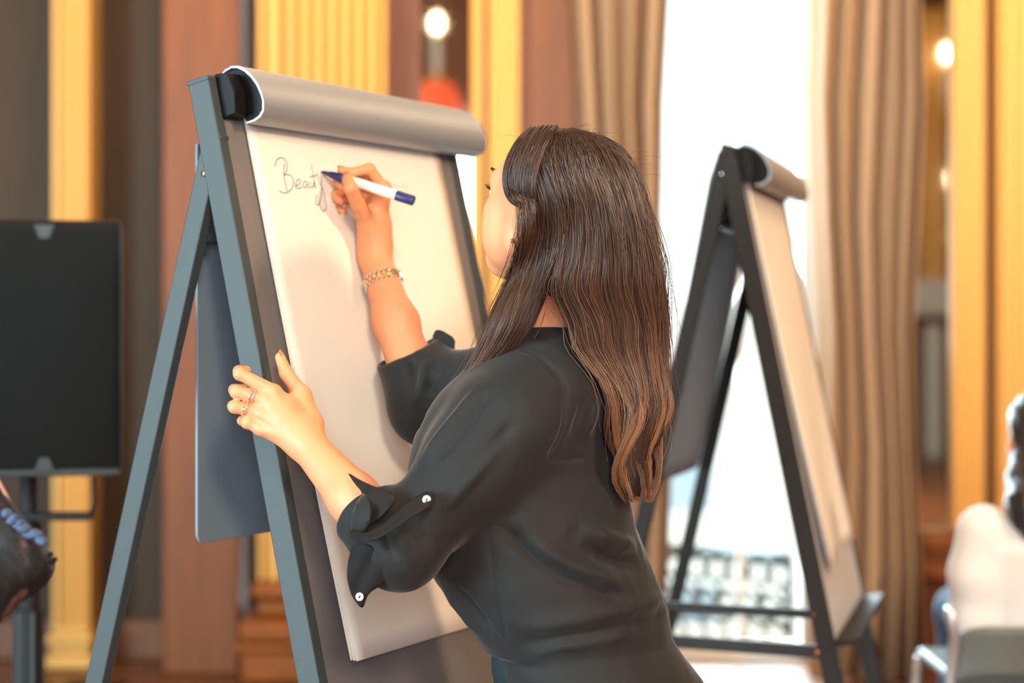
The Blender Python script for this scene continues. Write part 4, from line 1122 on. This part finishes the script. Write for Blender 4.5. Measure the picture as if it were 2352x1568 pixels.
rng = np.random.default_rng(5)
hV, hF_, hT = [], [], []; hn = 0
def tubes(P, r0, r1, tone, sides=3):
    """P (n, m, 3): n strands at once"""
    global hn
    n, m = P.shape[:2]
    T = np.gradient(P, axis=1); T /= np.linalg.norm(T, axis=2)[..., None] + 1e-12
    ref = np.array([.3, -1.0, .1]); A = np.cross(T, ref); A /= np.linalg.norm(A, axis=2)[..., None] + 1e-9; B = np.cross(T, A)
    t = np.linspace(0, 1, m); rad = np.asarray(r0).reshape(-1, 1) * (1 - t ** 3)[None] + r1
    V = np.stack([P + rad[..., None] * (math.cos(2 * math.pi * k / sides) * A + math.sin(2 * math.pi * k / sides) * B) for k in range(sides)], 2)
    idx = hn + np.arange(n * m * sides).reshape(n, m, sides)
    for k in range(sides):
        k2 = (k + 1) % sides
        hF_.append(np.stack([idx[:, :-1, k], idx[:, :-1, k2], idx[:, 1:, k2], idx[:, 1:, k]], -1).reshape(-1, 4))
    hV.append(V.reshape(-1, 3)); hT.append(np.repeat(tone.reshape(-1), sides)); hn += n * m * sides

def strands(n, m, th, y0, y1, rr, wave, fly=0.0, rad=.00062, light=0.0):
    t = np.linspace(0, 1, m)[None]
    y = y0[:, None] + (y1 - y0)[:, None] * t
    ncl = 46; cl = np.floor(th / (2 * math.pi) * ncl); thc = (cl + .5) / ncl * 2 * math.pi
    ck = rng.uniform(0, 6.28, ncl + 1)[cl.astype(int)]; ca = rng.uniform(.5, 1.3, ncl + 1)[cl.astype(int)]
    pr = sstep(620, 1100, y)
    the = th[:, None] + (thc - th)[:, None] * (.22 + .30 * pr) + rng.normal(0, .02, (n, 1)) + .025 * np.sin(y / 90 + ck[:, None])
    front = (np.cos(th) < CUT)[:, None] & np.ones_like(y, bool)
    x, d = hair_pos(the, y, rr[:, None], front)
    amp = (1.5 * sstep(450, 700, y) + wave * sstep(820, 1000, y)) * ca[:, None]
    per = 34 + 22 * rng.random(ncl + 1)[cl.astype(int)][:, None]
    ph = (y - 860) / per + ck[:, None] * .5 + .3 * np.cos(the)
    x = x + amp * np.sin(ph) + 9 * sstep(820, 960, y) * ~front * np.sin((y - 880) / 48) + rng.normal(0, 2.0, (n, 1)) + fly * rng.normal(0, 1, (n, 1)) * t ** 1.5 * 14 + fly * 6 * np.sin(y / 45 + rng.uniform(0, 6, (n, 1)))
    d = d + amp / 1400 * .8 * np.cos(ph) + rng.normal(0, .002, (n, 1))
    d = lift(the, x, y, d, front, .007 + .008 * (rr[:, None] - .93) / .09)
    kk = np.hanning(7); kk /= kk.sum(); d = np.stack([np.convolve(np.pad(v, 3, mode='edge'), kk, 'valid') for v in d])
    ct = rng.uniform(0, 1, ncl + 1)[cl.astype(int)][:, None]
    tone = np.clip(.03 + .17 * rng.random((n, 1)) + .16 * ct * sstep(400, 700, y) + (.10 + .32 * ct) * sstep(640, 1080, y) + light, 0, 1)
    tubes(unproj(x, y, d), rad * rng.uniform(.6, 1.3, n), .00022, tone)

N1 = 7400
th = rng.uniform(0, 2 * math.pi, N1)
near = np.sin(th) > -.15
th = np.where(near | (rng.random(N1) < .35), th, (th + math.pi) % (2 * math.pi))
fr = np.cos(th) < CUT
y0 = np.where(rng.random(N1) < .55, rng.uniform(294, 330, N1), rng.uniform(300, 470, N1))
y1 = np.where(fr, rng.uniform(870, 990, N1), rng.uniform(1020, 1155, N1))
y1 = np.where(rng.random(N1) < .15, y1 - 150 * rng.random(N1), y1)
strands(N1, 30, th, y0, y1, rng.uniform(.955, 1.02, N1), 17)
# loose flyaways
N2 = 420; th = rng.uniform(0, 2 * math.pi, N2); fr = np.cos(th) < CUT
strands(N2, 26, th, rng.uniform(294, 420, N2), np.where(fr, rng.uniform(600, 900, N2), rng.uniform(600, 1100, N2)), rng.uniform(1.0, 1.10, N2), 12, 1.0, .00035, .15)
# short wisps over the crown
n = 70; a = rng.uniform(0, 1, n); m = 10; t = np.linspace(0, 1, m)[None]
x = 1190 + 270 * a[:, None] + (rng.normal(0, 40, (n, 1))) * t + 6 * np.sin(5 * t + a[:, None] * 9)
yb = np.interp(1190 + 270 * a, [1190, 1215, 1245, 1300, 1366, 1402, 1442, 1462], [372, 326, 306, 295, 307, 326, 366, 420])[:, None]
y = yb + 12 - (20 * rng.random((n, 1)) + 6) * np.sin(2.2 * t)
tubes(unproj(x, y, 3.07 + rng.normal(0, .03, (n, 1)) + 0 * x), np.full(n, .0002), .00014, np.full((n, m), .45))
# section swept back over the temple and tucked behind the ear
NB_ = vnormals(BV, BF)
gp = [snap(BV, NB_, path) for path in (
    [(1228, 318), (1196, 356), (1181, 405), (1182, 445), (1196, 470), (1234, 478)],
    [(1282, 312), (1254, 350), (1240, 400), (1236, 440), (1240, 460), (1252, 468)])]
GP = []
for g_ in gp:
    g_ = np.array(g_); q = np.linspace(0, 1, len(g_)); GP.append(np.stack([np.interp(np.linspace(0, 1, 22), q, g_[:, i]) for i in range(3)], -1))
n = 1100; wt = rng.random((n, 1, 1))
P = GP[0][None] * (1 - wt) + GP[1][None] * wt
k = np.hanning(9); k /= k.sum()
P = np.stack([np.apply_along_axis(lambda v: np.convolve(np.pad(v, 4, mode='edge'), k, 'valid'), 1, P[..., i]) for i in range(3)], -1)
rad_ = P - hc; rad_ /= np.linalg.norm(rad_, axis=2)[..., None]
px_ = 1176 + F * P[..., 0] / P[..., 1]; py_ = HZ - F * (P[..., 2] - EYE) / P[..., 1]
P[..., 1] = np.minimum(P[..., 1], dm_body(px_, py_))
P = P + rad_ * ((.012 + .006 * rng.random((n, 1, 1))) * (1 - 1.7 * np.linspace(0, 1, 22)[None, :, None] ** 5) + .008 * np.sin(np.linspace(0, 3.1, 22))[None, :, None]) + rng.normal(0, .0012, (n, 1, 3))
tubes(P, rng.uniform(.0005, .0009, n), .0002, np.clip(.05 + .2 * rng.random((n, 1)) + np.zeros((1, 22)), 0, 1))

hair = mk('hair', np.concatenate(hV), np.concatenate(hF_), HAIR, person, smooth=True)
hair.data.attributes.new('tone', 'FLOAT', 'POINT').data.foreach_set('value', np.concatenate(hT).astype(np.float32))
# the dense body of the hair under the single strands
UND = mat('brown_hair_mass', (44, 29, 22), 0.6, 0, .4, noise=.25, nscale=40, stretch=(8, 8, .6))
um = MB()
for front, ys_ in ((False, list(np.linspace(297, 345, 8)) + list(np.linspace(360, 1140, 45))), (True, list(np.linspace(560, 930, 24)))):
    G = []
    for y in ys_:
        if front: tt = np.concatenate([np.linspace(math.acos(CUT), 2 * math.pi - math.acos(CUT), 40), [math.acos(CUT)]])
        elif y < 640: tt = np.linspace(0, 2 * math.pi, 49)
        else:
            e = math.acos(CUT) + (math.pi - math.acos(CUT)) * (1 - sstep(640, 700, y))
            tt = np.concatenate([np.linspace(-e, e, 48), [-e]])
        x, d = hair_pos(tt, np.full(len(tt), float(y)), .93, np.full(len(tt), front))
        x = x + (0 if front else 9 * sstep(820, 960, y) * math.sin((y - 880) / 48))
        d = lift(tt, x, np.full(len(tt), float(y)), d, np.full(len(tt), front), .005)
        G.append(unproj(x, np.full(len(tt), float(y)), d))
    um.grid(G)
um.to('hair_mass', UND, person, smooth=True)
# ------------------------------------------------------------------ guest seated at the right, seen from behind
WHITE = mat('white_shirt_cotton', (240, 242, 244), 0.8, 0, .2, bump=.1, bscale=300)
DARKHAIR = mat('black_hair', (24, 22, 24), 0.45, 0, .5, noise=.3, nscale=60, stretch=(6, 6, .6))
GD = 5.08
g2 = empty('person', (XX(2400, GD), GD, 0), 'guest in a white shirt with dark hair seated at the right edge, seen from behind', 'person')
gx = XX(2395, GD); sL = U(2262, 1222, GD - .02); sR = np.array([2 * gx - sL[0], GD, sL[2] + .02]); zsh = sL[2]
eL = U(2238, 1420, GD + .0); eR = np.array([2 * gx - eL[0], GD + .08, eL[2]])
wL = eL + [.06, .24, .06]; wR = eR + [-.06, .22, .06]
gh = np.array([gx + .01, GD + .07, zsh + .24])
b2 = Field()
AX = np.eye(3)
A2 = np.array([[0, 1., 0], [-1., 0, 0], [0, 0, 1.]]); H2 = lambda f, l, u: gh + np.array([0, 0, .03]) + f * A2[0] + l * A2[1] + u * A2[2]
add_head(b2, H2, A2, 1.0)
b2.chain([gh + [0, -.01, -.06], np.array([gx, GD + .02, zsh + .04])], [.052, .06], .03)
b2.loft([(.46, gx, GD + .03, .15, .11), (.62, gx, GD + .02, .135, .10), (zsh - .03, gx, GD, .165, .10), (zsh + .05, gx, GD, .09, .07)], math.pi / 2, .03)
b2.chain([sL, eL, wL], [.048, .038, .027], .03); b2.chain([sR, eR, wR], [.048, .038, .027], .03)
def simple_hand(f, w, d, up, side):
    d, side = nrm(d), nrm(side); f.cone(w, w + d * .07, .026, .024, .02)
    for i, (o_, l_) in enumerate(((-.026, .065), (-.009, .078), (.009, .072), (.026, .055))):
        a = w + d * .075 + side * o_; f.chain([a, a + d * l_ * .5 - up * .006, a + d * l_ * .9 - up * .022], [.0095, .0085, .007], .004)
    a = w + d * .03 - side * .028; f.chain([a, a + d * .03 - side * .022, a + d * .055 - side * .03 - up * .008], [.013, .011, .008], .008)
simple_hand(b2, wL, [.5, .85, -.1], np.array([0, 0, 1.]), [-1, .5, 0]); simple_hand(b2, wR, [-.5, .85, -.1], np.array([0, 0, 1.]), [1, .5, 0])
for sg in (1, -1):
    hp = np.array([gx + sg * .09, GD + .06, .535]); kn = np.array([gx + sg * .11, GD + .48, .52]); an = np.array([gx + sg * .11, GD + .46, .08])
    b2.chain([hp, kn, an], [.075, .052, .034], .03); b2.cone(an - [0, 0, .04], an + [0, .15, -.05], .034, .026, .02)
V, Fc = b2.mesh(.005); add_eyes(H2, 1.0, A2[0], A2[1], A2[2], mk('body', relax(V, Fc, 2, .4), Fc, SKIN, g2, smooth=True))
s2 = Field()
s2.loft([(.465, gx, GD + .03, .172, .130), (.62, gx, GD + .02, .165, .125), (zsh - .04, gx, GD, .182, .122), (zsh + .045, gx, GD, .105, .085)], math.pi / 2, .03)
s2.chain([sL, sL * .5 + eL * .5 + [-.008, 0, 0], eL, eL * .5 + wL * .5], [.072, .070, .060, .050], .03); s2.chain([sR, eR, eR * .5 + wR * .5], [.070, .060, .05], .03)
V, Fc = s2.mesh(.006); V = relax(V, Fc, 3, .5); V = V + vnormals(V, Fc) * (.005 * wav(V, 20, 5))[:, None]
mk('shirt', V, Fc, WHITE, g2, smooth=True)
t2 = Field()
t2.loft([(.455, gx, GD + .04, .17, .12), (.56, gx, GD + .03, .166, .122)], math.pi / 2, .03)
for sg in (1, -1):
    hp = np.array([gx + sg * .09, GD + .06, .54]); kn = np.array([gx + sg * .11, GD + .48, .525]); an = np.array([gx + sg * .11, GD + .46, .1])
    t2.chain([hp, kn, an], [.085, .068, .055], .03)
V, Fc = t2.mesh(.008); mk('trousers', relax(V, Fc, 2, .4), Fc, mat('blue_denim', (70, 96, 128), .8), g2, smooth=True)
h2 = Field()
h2.ell(gh + [0, -.024, .045], AX, [.088, .094, .092], .01)
h2.chain([gh + [0, -.055, .0], gh + [-.02, -.075, -.10], np.array([gx - .045, GD - .075, zsh + .075]), np.array([gx - .055, GD - .10, zsh + .03])], [.075, .078, .066, .042], .03)
V, Fc = h2.mesh(.005); V = V + vnormals(V, Fc) * (.003 * np.sin(260 * V[:, 0] + 30 * V[:, 2]))[:, None]
mk('hair', V, Fc, DARKHAIR, g2, smooth=True)
for sg in (1, -1):
    an = np.array([gx + sg * .11, GD + .46, .08]); sh = Field(); sh.cone(an - [0, 0, .038], an + [0, .16, -.048], .042, .032, .02)
    V, Fc = sh.mesh(.007); V[:, 2] = np.maximum(V[:, 2], .001); mk('shoe', V, Fc, M['black'], g2, smooth=True)

# ------------------------------------------------------------------ guest standing at the left, only her bent arm in view
LACE = bpy.data.materials.new('black_lace'); LACE.use_nodes = True
nt = LACE.node_tree; b_ = nt.nodes['Principled BSDF']; tc = nt.nodes.new('ShaderNodeTexCoord'); vo = nt.nodes.new('ShaderNodeTexNoise'); vo.inputs['Scale'].default_value = 17; vo.inputs['Detail'].default_value = 4
cr = nt.nodes.new('ShaderNodeValToRGB'); cr.color_ramp.elements[0].position = .58; cr.color_ramp.elements[1].position = .68
cr.color_ramp.elements[0].color = tuple(lin((20, 18, 20))) + (1,); cr.color_ramp.elements[1].color = tuple(lin((112, 76, 70))) + (1,)
nt.links.new(tc.outputs['Object'], vo.inputs['Vector']); nt.links.new(vo.outputs['Fac'], cr.inputs[0]); nt.links.new(cr.outputs[0], b_.inputs['Base Color']); b_.inputs['Roughness'].default_value = .7
RUF = mat('daylit_ruffle', (74, 92, 122), .7)  # blue of the daylight put into the ruffle colour
LD = 3.75
g3 = empty('person', (XX(-390, LD), LD, 0), 'guest at the left edge with a bent arm in a black lace sleeve', 'person')
lx = XX(-390, LD)
sa = U(-196, 852, LD); ea = U(58, 1316, LD - .02); wa_ = U(-170, 1440, LD - .16)
b3 = Field(); hd3 = np.array([lx, LD, 1.50])
A3 = np.array([[0, -1., 0], [1., 0, 0], [0, 0, 1.]]); H3 = lambda f, l, u: hd3 + np.array([0, 0, .03]) + f * A3[0] + l * A3[1] + u * A3[2]
add_head(b3, H3, A3, 1.0)
b3.chain([hd3 + [0, .01, -.06], np.array([lx, LD, 1.32])], [.05, .058], .03)
b3.loft([(.80, lx, LD, .16, .12), (1.0, lx, LD, .125, .095), (1.2, lx, LD, .155, .10), (1.31, lx, LD, .10, .07)], math.pi / 2, .03)
sb = np.array([2 * lx - sa[0], LD, sa[2]]); eb = sb + [-.05, .02, -.27]; wb_ = eb + [.06, -.1, -.2]
b3.chain([sa, ea, wa_], [.046, .040, .028], .02); b3.chain([sb, eb, wb_], [.046, .04, .028], .02)
simple_hand(b3, wa_, [-1, -.2, .05], np.array([0, 0, 1.]), [.2, -1, 0]); simple_hand(b3, wb_, [.1, -.1, -1], np.array([0, 1., 0]), [1, 0, 0])
for sg in (1, -1):
    hp = np.array([lx + sg * .085, LD, .80]); kn = np.array([lx + sg * .085, LD - .01, .45]); an = np.array([lx + sg * .085, LD + .01, .08])
    b3.chain([hp, kn, an], [.08, .052, .034], .03); b3.cone(an - [0, 0, .04], an + [0, -.15, -.05], .034, .026, .02)
b3.chain([sa, np.array([lx + .06, LD, 1.30]), np.array([lx - .06, LD, 1.30]), sb], [.046, .055, .055, .046], .04)
V, Fc = b3.mesh(.005); add_eyes(H3, 1.0, A3[0], A3[1], A3[2], mk('body', relax(V, Fc, 2, .4), Fc, SKIN, g3, smooth=True))
d3 = Field(); u_ = sa * .42 + ea * .58
d3.chain([u_ + nrm(ea - sa) * .02, ea + [.0, 0, .012], ea * .5 + wa_ * .5, wa_ * .85 + ea * .15], [.042, .048, .058, .05], .03)
V, Fc = d3.mesh(.005); V = relax(V, Fc, 2, .5); V = V + vnormals(V, Fc) * (.004 * wav(V, 40, 3) + .0015 * wav(V, 130, 8))[:, None]
slv = mk('lace_sleeve', V, Fc, LACE, g3, smooth=True)
d3 = Field(); d3.loft([(.50, lx, LD, .24, .2), (.80, lx, LD, .18, .14), (1.0, lx, LD, .14, .11), (1.2, lx, LD, .17, .115), (1.29, lx, LD, .13, .09)], math.pi / 2, .03)
d3.chain([sa * .8 + ea * .2, sa, np.array([lx + .08, LD, 1.27])], [.056, .060, .07], .04); d3.chain([sb * .8 + eb * .2, sb, np.array([lx - .08, LD, 1.27])], [.056, .060, .07], .04)
V, Fc = d3.mesh(.008); mk('dress', relax(V, Fc, 2, .5), Fc, M['black_rough'], g3, smooth=True)
h3 = Field(); h3.ell(hd3 + [0, .024, .05], AX, [.086, .094, .088], .01); h3.chain([hd3 + [0, .05, .0], hd3 + [0, .07, -.2]], [.07, .05], .03)
V, Fc = h3.mesh(.008); mk('hair', V, Fc, DARKHAIR, g3, smooth=True)
rr_ = random.Random(4)
for i in range(15):
    t = i / 14; c = U(14 + 84 * t, 1182 + 62 * t + rr_.uniform(-8, 8), LD - .05 + .01 * rr_.random())
    MB().lathe([(.001, -.009), (.009, -.005), (.0115, 0), (.008, .006), (.001, .008)], c, 8, (rr_.uniform(-1, 1), rr_.uniform(-1, 1), 1)).to('ruffle', RUF, slv, smooth=True)
for x, y in ((122, 1290), (126, 1284), (118, 1272)):
    MB().lathe([(.001, -.005), (.005, -.003), (.005, .003), (.001, .005)], U(x, y, LD - .02), 8).to('lace_bobble', M['black_rough'], slv, smooth=True)
